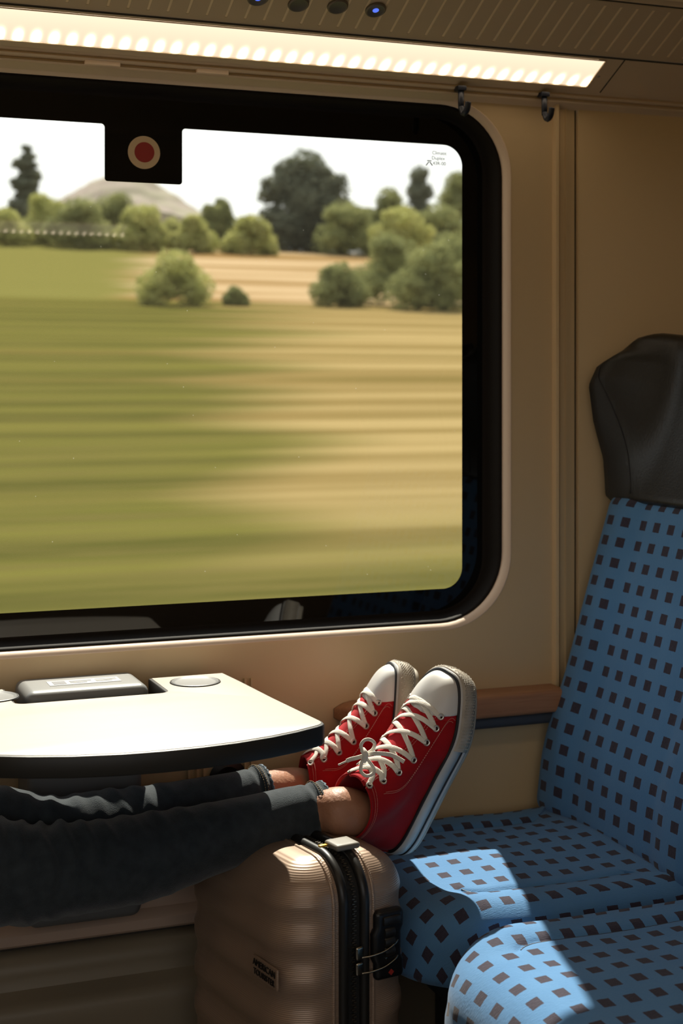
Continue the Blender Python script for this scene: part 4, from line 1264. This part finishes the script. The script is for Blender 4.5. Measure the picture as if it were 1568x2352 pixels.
    def over(i, j, sd):      # from eyelet i on side sd to eyelet j on the other side, arching over the tongue
        p0, n0 = pos[(sd, i)]; p1, n1 = pos[(-sd, j)]
        dd = (p1-p0).normalized()*.0022; p0 = p0+dd; p1 = p1-dd
        out_ = [p0-n0*.0020-dd*.5, p0+n0*.0010]
        for f in (.2, .38, .5, .62, .8):
            x = p0.x+(p1.x-p0.x)*f; y = p0.y+(p1.y-p0.y)*f-.003
            bow_ = (.003 if i == j else .009)*math.sin(PI*f)
            out_.append(surf(x+bow_, abs(y), 1 if y >= 0 else -1, .0030+.0014*math.sin(PI*f)))
        return out_+[p1+n1*.0010, p1-n1*.0020+dd*.5]
    ribbon(over(0, 0, 1)[0:] )
    for i in range(NE-1 if bow else NE-1):
        ribbon(over(i, i+1, 1)); 
        q = over(i, i+1, -1); ribbon([p+Vector((.0012, 0, .0016)) for p in q[1:-1]] if False else [q[0]]+[p+Vector((.0006, 0, .0012)) for p in q[1:-1]]+[q[-1]])
    lo = from_bm('laces', bml, M['lace'], r)
    # --- bow
    if bow:
        bml = bmesh.new()
        tk = 2.107
        def pxs(pts): return [Mi @ P(x, y, tk+(d if d else 0)) for x, y, d in pts]
        fv = Vector((0, -1, 0))
        vdir = (Mx.to_3x3().inverted() @ -FW).normalized()
        ribbon(pxs([(835,1732,0),(831,1722,-.004),(829,1711,-.006),(837,1700,-.006),(850,1699,-.002),(860,1708,.002),(856,1721,.002),(845,1729,0),(837,1733,0)]), .0024, .0017, 7, vdir)
        ribbon(pxs([(838,1738,0),(830,1753,-.006),(829,1772,-.008),(841,1782,-.009),(856,1777,-.006),(858,1765,-.003),(849,1751,-.002),(840,1740,0)]), .0024, .0019, 7, vdir)
        ribbon(pxs([(838,1735,0),(856,1731,-.006),(876,1731,-.005),(897,1734,-.003),(913,1741,-.002),(928,1750,-.003)]), .0030, .0011, 7, vdir)
        ribbon(pxs([(834,1736,0),(818,1741,-.004),(805,1744,-.004),(796,1748,-.003)]), .0030, .0013, 7, vdir)
        ribbon(pxs([(799,1747,-.003),(788,1752,-.002),(777,1757,-.001)]), .0014, .0014, 6, vdir)
        ribbon(pxs([(832,1722,-.003),(838,1730,-.009),(838,1740,-.008),(834,1749,-.002)]), .0042, .0025, 6, vdir)
        from_bm('bow', bml, M['lace'], lo)
    # --- stitching: twin dashed rows curving from the collar along the eyelets to the toe
    bm = bmesh.new()
    for sd in (1, -1):
        for off in (0, .0028):
            path = []
            for k in range(70):
                t = k/69
                h = smooth_interp(t, [0, .2, .45, .7, .88, 1], [.116, .098, .076, .058, .047, .040])
                w = smooth_interp(t, [0, .2, .45, .7, .88, 1], [.0330, .0365, .0385, .0400, .0415, .045])
                ph = find_phi(h-off, min(w, .99*abs(prof(PI/2, h-off).y)), sd)
                path.append((ph, h-off))
            for k in range(0, len(path)-1):
                a = prof(*path[k], .0026); b = prof(*path[k+1], .0026); add_tube(bm, [T(a), T(a+(b-a)*.68)], .00042, 5)
        for off in (.0028, .0056):            # along the front edge of the quarters
            pr = None
            for k in range(60):
                h = .060+(.136-.060)*k/59
                ph = find_phi(h, slot(h)+off, sd); p = prof(ph, h, .0026)
                if pr is not None: add_tube(bm, [T(pr), T(pr+(p-pr)*.65)], .0004, 5)
                pr = p
    pr = {}
    for k in range(110):                      # along the collar
        ph = .62+(2*PI-1.24)*k/109
        for d in (.004, .007):
            p = prof(ph, hmax(ph)-d, .0026)
            if d in pr: add_tube(bm, [T(pr[d]), T(pr[d]+(p-pr[d])*.6)], .0004, 5)
            pr[d] = p
    o = from_bm('stitching', bm, M['stitch'], r); o['kind'] = 'stuff'
    # collar binding
    bm = bmesh.new()
    add_tube(bm, [T(prof(.55+(2*PI-1.10)*k/70, hmax(.55+(2*PI-1.10)*k/70), .0006)) for k in range(71)], .0018, 8)
    from_bm('collar_binding', bm, M['canvas'], r)
    # heel patch strip up the back seam
    bm = bmesh.new(); rows = []
    for k in range(20):
        h = .030+(.122-.030)*k/19; rows.append([T(prof(PI+a, h, .0030)) for a in (-.16, -.08, 0, .08, .16)])
    add_grid(bm, rows, False); hs_ = from_bm('heel_strip', bm, M['canvas'], r); md = hs_.modifiers.new('t', 'SOLIDIFY'); md.thickness = .0012
    return T

near_s = RT*.37+UP*.93-FW*.02; near_n = -RT*.68+UP*.25-FW*.66
far_s = RT*.275+UP*.96; far_n = -RT*.93+UP*.23-FW*.25
near_M = shoe_M(P(914, 1953, 2.235), near_s, near_n, 1.05)
far_M = shoe_M(P(852, 1925, 2.355), far_s, far_n, 1.024)
nT = sneaker('sneaker', near_M, 'nearer red canvas high-top sneaker with white bow and worn white rubber sole', -1, True)
fT = sneaker('sneaker', far_M, 'farther red canvas high-top sneaker next to the wall, partly hidden by the table', -1, False)

# ================================================================== PERSON (legs up to the hips in view)
person = thing('person', (-.10, 2.05, .45), 'person in dark jeans resting both legs across the suitcase, bare ankles in red sneakers', 'person')
hipR, hipL = Vector((-.08, 1.965, .575)), Vector((-.08, 2.115, .575))
def leg(T_, knee, hip, cuffc, kr, lab):
    """skin chain: inside shoe -> ankle -> cuff -> knee -> hip"""
    a0 = T_((.055, .002, .060)); a1 = T_((.050, .003, .110)); a2 = T_((.050, .003, .148))
    return [a0, a1, a2, cuffc, knee, hip]
cuffN = at(742, 1857, t=2.165); cuffF = at(603, 1818, t=2.25)
kneeN = at(95, 2005, t=1.985); kneeF = at(85, 1915, t=2.085)
chainN = leg(nT, kneeN, hipR, cuffN, 0, ''); chainF = leg(fT, kneeF, hipL, cuffF, 0, '')
# body: one skin-modifier surface, rooted at the pelvis
def skin_body():
    me = bpy.data.meshes.new('body')
    pel = Vector((-.10, 2.04, .57)); V = [pel]; E = []; R = [(.115, .13)]
    def add(p, r, par): V.append(Vector(p)); R.append(r if isinstance(r, tuple) else (r, r)); E.append((par, len(V)-1)); return len(V)-1
    for ch, hp_ in ((chainN, hipR), (chainF, hipL)):
        i = add(hp_+Vector((.03, 0, 0)), .076, 0)
        k = ch[4]; i = add(hp_.lerp(k, .5), .066, i); i = add(k, .045, i)
        c = ch[3]; i = add(k.lerp(c, .35)+Vector((0, 0, -.006)), .041, i); i = add(k.lerp(c, .75), .033, i)
        i = add(c.lerp(ch[2], .25), .0315, i); i = add(ch[2], .0380, i); i = add(ch[1], .0375, i); i = add(ch[0], .027, i)
        toe = ch[0]
        T_ = nT if ch is chainN else fT
        i = add(T_((.11, .003, .050)), .022, i); i = add(T_((.19, .004, .037)), .016, i)
    # torso, arms and head above the hips
    sp1 = add((-.15, 2.04, .74), (.115, .135), 0); sp2 = add((-.20, 2.04, .93), (.115, .15), sp1); nk = add((-.225, 2.04, 1.06), .055, sp2)
    hd0 = add((-.215, 2.04, 1.14), .058, nk); hd1 = add((-.205, 2.04, 1.22), .082, hd0); add((-.205, 2.04, 1.27), .070, hd1)
    for s in (-1, 1):
        sh = add((-.22, 2.04+s*.150, .99), .052, sp2); el = add((-.13, 2.04+s*.185, .76), .040, sh); wr = add((.06, 2.04+s*.09, .70), .027, el); hn = add((.12, 2.04+s*.06, .695), (.036, .016), wr)
        for q in range(4): 
            b = add((.150, 2.04+s*.06+(-.027+.018*q), .692), .0085, hn); add((.190-.004*abs(q-1.5), 2.04+s*.045+(-.024+.016*q), .680), .0075, b)
        b = add((.125, 2.04+s*.02, .695), .009, hn); add((.155, 2.04+s*.005, .690), .008, b)
    me.from_pydata([tuple(v) for v in V], E, [])
    o = link('body', me, None, person)
    me.materials.append(M['skin'])
    md = o.modifiers.new('skin', 'SKIN'); md.use_smooth_shade = True
    for i, sv in enumerate(me.skin_vertices[0].data): sv.radius = R[i]; sv.use_root = (i == 0)
    ss = o.modifiers.new('sub', 'SUBSURF'); ss.levels = 2; ss.render_levels = 2
    return o
skin_body()
# simple clothing and hair for the part of the figure outside the frame
def loft_body(name, pts, mat):
    bm = bmesh.new(); add_tube(bm, catmull([p for p, _ in pts], 5), [interp(i/5, list(range(len(pts))), [r for _, r in pts]) for i in range((len(pts)-1)*5+1)], 24); return from_bm(name, bm, mat, person)
M['knit'] = pmat('grey_knit', (.16, .16, .17), .9, bump=(300, .5)); M['hair'] = pmat('dark_hair', (.03, .02, .015), .6)
bm = bmesh.new(); rows = []
for z, cx_, rx, ry_ in ((.56, -.115, .145, .175), (.64, -.13, .140, .170), (.76, -.155, .135, .165), (.88, -.19, .135, .178), (.97, -.215, .125, .180), (1.03, -.222, .095, .125), (1.06, -.225, .066, .072)):
    rows.append([Vector((cx_+rx*math.cos(a), 2.04+ry_*math.sin(a), z)) for a in [2*PI*k/32 for k in range(32)]])
add_grid(bm, rows, True, False, True); from_bm('sweater', bm, M['knit'], person)
for s in (-1, 1):
    tube('sleeve', catmull([(-.22, 2.04+s*.155, 1.0), (-.18, 2.04+s*.185, .88), (-.125, 2.04+s*.187, .755), (-.03, 2.04+s*.14, .725), (.045, 2.04+s*.097, .703)], 5), [.065]*6+[.060]*5+[.055]*5+[.042]*5, M['knit'], person, 18)
bm = bmesh.new(); bmesh.ops.create_icosphere(bm, subdivisions=4, radius=1)
for v in bm.verts:
    c = v.co; v.co = Vector((-.215+c.x*.098, 2.04+c.y*.092, 1.262+c.z*.095))
bmesh.ops.delete(bm, geom=[f for f in bm.faces if f.calc_center_median().x > -.165 and f.calc_center_median().z < 1.300], context='FACES')
from_bm('hair', bm, M['hair'], person)

# --- jeans
def jeans_leg(T_, ch, hip, name, rk, side):
    cuff, knee = ch[3], ch[4]; ank = ch[2]
    ax_end = cuff+(cuff-knee).normalized()*.0
    pts = [hip+Vector((-.02, 0, 0)), hip.lerp(knee, .33)+Vector((0, 0, .008)), hip.lerp(knee, .66)+Vector((0, 0, .010)), knee, knee.lerp(cuff, .30)+Vector((0, 0, -.010)), knee.lerp(cuff, .6)+Vector((0, 0, -.006)), knee.lerp(cuff, .85), cuff]
    rad = [.098, .086, .074, rk, rk*.94, rk*.78, rk*.665, .0368]
    SUB = 34
    path = catmull(pts, SUB); n = len(path); T = frames(path)
    NR = 64; rings = []; info = []
    for i, p in enumerate(path):
        u = i/SUB; t = T[i]; s = t.cross(UP).normalized(); up_ = s.cross(t).normalized()
        r = smooth_interp(u, list(range(len(rad))), rad); ring = []
        L_ = u
        for k in range(NR):
            a = 2*PI*k/NR; ca, sa = math.cos(a), math.sin(a)
            # bunched cloth around the knee: rings of folds, strongest on top and on the near side
            fk = math.exp(-((u-3.0)/.75)**2); x = p.x*1.0
            ph_ = 2*PI*(x/.031)+1.2*math.sin(a*1.0+side)+4.5*noise.noise(Vector((x*8, a*.9, side*3)))
            w = (math.sin(ph_)*.5+.5)**1.6
            top = .45+.55*max(0, sa)
            w *= .35+.65*max(0, min(1, .5+1.6*noise.noise(Vector((x*11, a*1.3, 7+side))))); d = (.0100 if side == 0 else .0040)*fk*w*top
            fk2 = math.exp(-((u-4.3)/.6)**2)
            d += .0034*fk2*(math.sin(2*PI*(x/.040)+a*1.6)*.5+.5)**2*(.4+.6*max(0, sa))
            d += .0055*noise.noise(Vector((x*14, math.cos(a)*1.3+side*5, sa*1.3)))*(.35+.65*fk)
            fc = math.exp(-((u-6.7)/.25)**2); d += .0022*fc*math.sin(2*PI*x/.017+a)
            rr = r+d
            ring.append(p+s*ca*rr*.97+up_*sa*rr)
        rings.append(ring)
    return path, T, rings, rad, SUB
def build_jeans():
    root = None
    for T_, ch, hip, side, rk in ((nT, chainN, hipR, 0, .0610), (fT, chainF, hipL, 1, .0540)):
        path, T, rings, rad, SUB = jeans_leg(T_, ch, hip, 'x', rk, side)
        bm = bmesh.new(); add_grid(bm, rings, True)
        # inner turn at the cuff
        last = rings[-1]; c = path[-1]; inner = [c+(p-c)*.93 for p in last]; inner2 = [p-T[-1]*.03 for p in inner]
        add_grid(bm, [last, [c+(p-c)*1.0+T[-1]*.0012 for p in last], inner, inner2], True)
        bmesh.ops.remove_doubles(bm, verts=bm.verts[:], dist=1e-5)
        if side == 1 or True:
            pass
        jl = from_bm('jeans_leg', bm, M['denim'], person)
        # hem: doubled band with frayed edge
        bm = bmesh.new(); hr = []
        n = len(rings)
        for i in range(n-11, n):
            c = path[i]; hr.append([c+(p-c)*(1.045+.006*math.sin(k*1.7)) for k, p in enumerate(rings[i])])
        hr.append([path[-1]+(p-path[-1])*1.01+T[-1]*.002 for p in rings[-1]])
        hr.insert(0, [path[n-11]+(p-path[n-11])*1.0 for p in rings[n-11]])
        add_grid(bm, hr, True); hem = from_bm('hem', bm, M['denim'], jl)
        c = path[-1]; tl = T[-1]
        tube('frayed_edge', [c+(p-c)*(1.035+.02*noise.noise(Vector((k*.7, side, 0))))+tl*(.0015+.0012*math.sin(k*2.3)) for k, p in enumerate(rings[-1])], [.0017+.0008*noise.noise(Vector((k*.9, 1, side))) for k in range(64)], M['denimlight'], hem, 7, closed=True)
        # seam along the outer side, stitched in gold near the hem
        ks = {0: 32+5, 1: 32+3}[side]
        seam = []
        for i in range(0, n-1):
            k = ks; c = path[i]; seam.append(c+(rings[i][k]-c)*1.004)
        tube('side_seam', seam, .0013, M['denim'], jl, 6)
        bm = bmesh.new()
        for i in range(SUB*2, n-2):
            a = path[i]+(rings[i][ks+1]-path[i])*1.010; b = path[i+1]+(rings[i+1][ks+1]-path[i+1])*1.010
            add_tube(bm, [a, a+(b-a)*.6], .0005, 5)
        for i in (n-12, n-9):
            for k in range(64):
                a = path[i]+(rings[i][k]-path[i])*1.052; b = path[i]+(rings[i][(k+1) % 64]-path[i])*1.052
                add_tube(bm, [a, a+(b-a)*.6], .00055, 5)
        o = from_bm('thread_rows', bm, M['thread'], jl); o['kind'] = 'stuff'
    bm = bmesh.new(); rows = []
    for t, rx, ry_ in ((-.03, .03, .05), (-.02, .10, .12), (.02, .125, .16), (.07, .128, .172), (.13, .128, .168), (.16, .125, .16)):
        rows.append([Vector((-.10-.3*max(0, t-.05)+rx*math.cos(a), 2.04+ry_*math.sin(a), .475+t)) for a in [2*PI*k/40 for k in range(40)]])
    add_grid(bm, rows, True, False, True); from_bm('jeans_seat', bm, M['denim'], person)
build_jeans()

# ================================================================== LANDSCAPE
PY = [3.0, 5.0, 8.0, 11, 15, 22, 30, 38, 45, 50, 60, 75, 90, 104, 112, 125, 160, 260]
PZ = [-2.4, -1.9, -.75, -.25, .35, 1.15, 1.95, 2.75, 3.45, 4.0, 5.1, 6.9, 8.9, 10.55, 11.3, 11.9, 12.8, 16.0]
def gz(x, y):
    return smooth_interp(y, PY, PZ) + .05*noise.noise(Vector((x*.06, y*.2, 0)))*min(1, y/30) - .0035*(x-.5*y*.3)*min(1, max(0, (y-40)/60))
bm = bmesh.new(); ys = []
y = 3.0
while y < 260: ys.append(y); y += .25+y*.022
rows = [[Vector((x*(.6+y/40), y, gz(x*(.6+y/40), y))) for x in [-40+140*i/120 for i in range(121)]] for y in ys]
add_grid(bm, rows, False); g = from_bm('ground', bm, M['field']); g['kind'] = 'structure'
bm = bmesh.new()
oy = [-3, -6, -12, -20, -35, -60, -110]; oz = [-2.6, -2.4, -2.2, -2.0, -1.6, -1.0, .5]
add_grid(bm, [[Vector((x*(1-y/30), y, z+.3*noise.noise(Vector((x*.2, y*.2, 8))))) for x in range(-50, 51, 2)] for y, z in zip(oy, oz)], False)
g2 = from_bm('ground', bm, M['field']); g2['kind'] = 'structure'
def crown_mesh(blobs, nleaf, size, seed, flat=1.0):
    rnd = random.Random(seed); vs = []; fs = []
    tot = sum(b[3]**2 for b in blobs)
    for (cx_, cy_, cz_, r, sq) in blobs:
        m = int(nleaf*r*r/tot)
        for _ in range(m):
            th = rnd.uniform(0, 2*PI); cz = rnd.uniform(-1, 1); sn = math.sqrt(1-cz*cz)
            d = Vector((sn*math.cos(th), sn*math.sin(th), cz)); k = r*(1.06-abs(rnd.gauss(0, .18)))*(1+.25*noise.noise(d*2.3+Vector((cx_, cz_, seed))))
            c = Vector((cx_, cy_, cz_))+Vector((d.x*k, d.y*k, d.z*k*sq))
            a = Vector((rnd.gauss(0, 1), rnd.gauss(0, 1), rnd.gauss(0, .7))).normalized(); b = a.orthogonal().normalized()
            s = size*rnd.uniform(.6, 1.4); i0 = len(vs)
            vs += [c-a*s, c+b*s*.55, c+a*s, c-b*s*.55]; fs.append((i0, i0+1, i0+2, i0+3))
    return vs, fs
def tree(name, px, py_base, Y, blobs, leaf, label, nleaf, size, seed, group='trees beyond the fields', trunk=True, cat='tree', zbase=None):
    rb_ = random.Random(seed*7+1); nb = []
    for b in blobs:
        nb.append((b[0], b[1], b[2], b[3]*.86, b[4]))
        for _ in range(3):
            a = rb_.uniform(0, 2*PI); e = rb_.uniform(-.7, 1.0)
            nb.append((b[0]+b[3]*.75*math.cos(a)*math.cos(e), b[1]+b[3]*.5*math.sin(a), b[2]+b[3]*b[4]*.75*math.sin(e), b[3]*rb_.uniform(.28, .5), b[4]))
    blobs = nb
    p = at(px, py_base, Y=Y); x = p.x; z = gz(x, Y) if zbase is None else zbase
    r = thing(name, (x, Y, z), label, cat, group)
    vs, fs = crown_mesh([(x+b[0], Y+b[1], z+b[2], b[3], b[4]) for b in blobs], int(nleaf*1.9), size, seed)
    me = bpy.data.meshes.new('crown'); me.from_pydata([tuple(v) for v in vs], [], fs); link('crown', me, M[leaf], r, False)
    # inner mass keeps the crown dense
    bm = bmesh.new()
    for b in blobs:
        q = bmesh.ops.create_icosphere(bm, subdivisions=3, radius=1)
        for v in q['verts']:
            d = v.co.copy(); k = b[3]*.60*(1+.22*noise.noise(d*2.1+Vector((b[0], b[2], seed)))); v.co = Vector((x+b[0]+d.x*k, Y+b[1]+d.y*k, z+b[2]+d.z*k*b[4]))
    from_bm('inner_foliage', bm, M[leaf], r)
    if trunk:
        top = max(b[2] for b in blobs)
        tube('trunk', [(x, Y, z-.4), (x+.05, Y, z+top*.5), (x, Y, z+top)], [.22, .17, .08], M['trunk'], r, 8)
    return r
def mpx(Y): return Y/.97/F_PX      # metres per photo pixel at distance Y
u = mpx(105)
# big oak
tree('tree', 700, 560, 104, [(-1.6, 0, .9, 1.3, .9), (1.5, 0, .9, 1.3, .9), (0, 0, .9, 1.3, .9), (-1.2, 0, 2.0, 2.0, .9), (1.0, 0, 1.9, 2.1, .9), (0, 0, 4.0, 2.5, .95), (-2.0, .3, 4.6, 1.35, .9), (2.2, .2, 4.6, 1.5, 1), (.1, 0, 6.2, 1.75, .85), (-.9, .3, 5.8, 1.4, .9), (3.0, .2, 3.3, .9, 1)], 'leaf_dark',
     'tallest rounded dark tree on the skyline, right of the red dot sign', 9000, .17, 1)
tree('tree', 960, 560, 104, [(0, 0, .6, 1.3, .9), (0, 0, 1.5, 1.6, .9), (0, 0, 3.3, 1.25, 1.1), (.1, 0, 4.8, .95, 1.2), (0, 0, 6.0, .72, 1.3)], 'leaf_dark', 'narrow dark tree near the upper right corner of the window', 4500, .15, 2)
tree('tree', 1040, 560, 108.5, [(-.6, 0, 1.7, 2.0, .9), (.1, 0, 3.7, 1.7, 1), (.4, 0, 5.6, 1.3, 1.1), (3, 0, 3, 2.2, 1.2)], 'leaf_mid', 'pale green tree at the right edge of the window', 5500, .15, 3)
tree('tree', 875, 565, 99.5, [(-.5, 0, 1.5, 1.7, .8), (1.0, .2, 2.4, 1.6, .9), (.6, 0, 3.9, 1.1, 1), (-1.2, .2, 2.6, 1.1, .9)], 'leaf_mid', 'low bushy tree between the tall tree and the narrow dark tree', 4200, .14, 4)
tree('tree', 500, 552, 104, [(-.9, 0, 1.2, 1.2, .95), (.8, 0, 1.3, 1.3, .9), (0, 0, 2.3, 1.15, .95), (.3, 0, 3.1, .6, 1.1)], 'leaf_mid', 'rounded green tree left of the tallest tree', 4200, .13, 5)
tree('tree', 62, 548, 102, [(0, 0, 2.2, 1.1, .9), (.1, 0, 3.2, .75, .7), (-.1, 0, 3.9, .95, .5), (.2, 0, 4.6, .75, .55), (-.2, 0, 5.2, .85, .45), (.1, 0, 5.8, .55, .6), (0, 0, 6.3, .35, .8)], 'leaf_dark', 'thin layered pine at the left edge of the window', 3600, .13, 6)
rnd = random.Random(11)
labs = [(10, 'leaf_light', 1.5, 'light green bush row at the far left of the window'), (110, 'leaf_light', 2.0, 'light green bush right below the thin pine'), (185, 'leaf_mid', 2.1, 'mid green bush in front of the left foot of the stony hill'),
        (255, 'leaf_mid', 2.2, 'mid green bush below the red dot sign'), (325, 'leaf_light', 1.9, 'light green bush under the right flank of the stony hill'), (395, 'leaf_light', 1.3, 'low light bush between the stony hill and the rounded tree'),
        (575, 'leaf_light', 1.7, 'low light bush touching the left foot of the tallest tree'), (795, 'leaf_mid', 2.5, 'mid green bush touching the right foot of the tallest tree'),
        (925, 'leaf_light', 2.4, 'pale bush just left of the narrow dark tree'), (1010, 'leaf_mid', 2.6, 'green bush right of the narrow dark tree foot'), (445, 'leaf_light', 1.5, 'low light bush at the left foot of the rounded green tree')]
for i, (px, lf, h, lab) in enumerate(labs):
    h *= 1.22
    tree('bush', px, 550, (93.5, 97.5)[i % 2], [(-.9, 0, .5*h*.7, .55*h, .8), (.7, .2, .5*h*.75, .6*h, .85), (0, 0, .85*h, .55*h, .8)], lf, lab, 2600, .13, 20+i, 'bushes along the field edge', False, 'bush')
for i, (px, py, Y, s, lf, lab) in enumerate(((780, 705, 46, .95, 'leaf_mid', 'round dark bush standing alone at the edge of the stubble field'), (400, 682, 45, 1.15, 'leaf_light', 'soft green bush at the left end of the stubble field'), (540, 690, 45.5, .38, 'leaf_mid', 'small low bush between the two field bushes'),
        (905, 718, 48, 1.6, 'leaf_mid', 'green thicket right of the lone round bush'), (985, 722, 44.5, 1.45, 'leaf_mid', 'low green thicket close to the right window edge, nearest of the group'), (1060, 728, 48, 1.8, 'leaf_mid', 'dark thicket cut by the right window edge'), (1150, 728, 44.5, 1.3, 'leaf_mid', 'thicket continuing past the right window edge'),
        (865, 640, 60, .8, 'leaf_mid', 'bush behind the lone round bush, upper right of it'))):
    tree('bush', px, py, Y, [(-.5*s, 0, .45*s, .62*s, .9), (.5*s, 0, .5*s, .66*s, .9), (0, 0, 1.0*s, .62*s, .9)], lf, lab, 2600, .07, 40+i, 'bushes in the middle of the fields', False, 'bush')
# stony hill far behind
bm = bmesh.new(); c = at(285, 500, Y=330); rows = []
for j in range(40):
    row = []
    for i in range(60):
        x = -36+72*i/59; y = -25+50*j/39
        d = Vector((x/20.0, y/20.0, 0)); h = 14.0*math.exp(-(d.x**2)*(1.2 if x < 0 else 1.5)-d.y**2)+1.1*noise.noise(Vector((x*.22, y*.22, 3)))+.5*noise.noise(Vector((x*.7, y*.7, 5)))
        row.append(Vector((c.x+x, 330+y, c.z-4.2+h)))
    rows.append(row)
add_grid(bm, rows, False); o = from_bm('hill', bm, M['rock']); o['kind'] = 'structure'
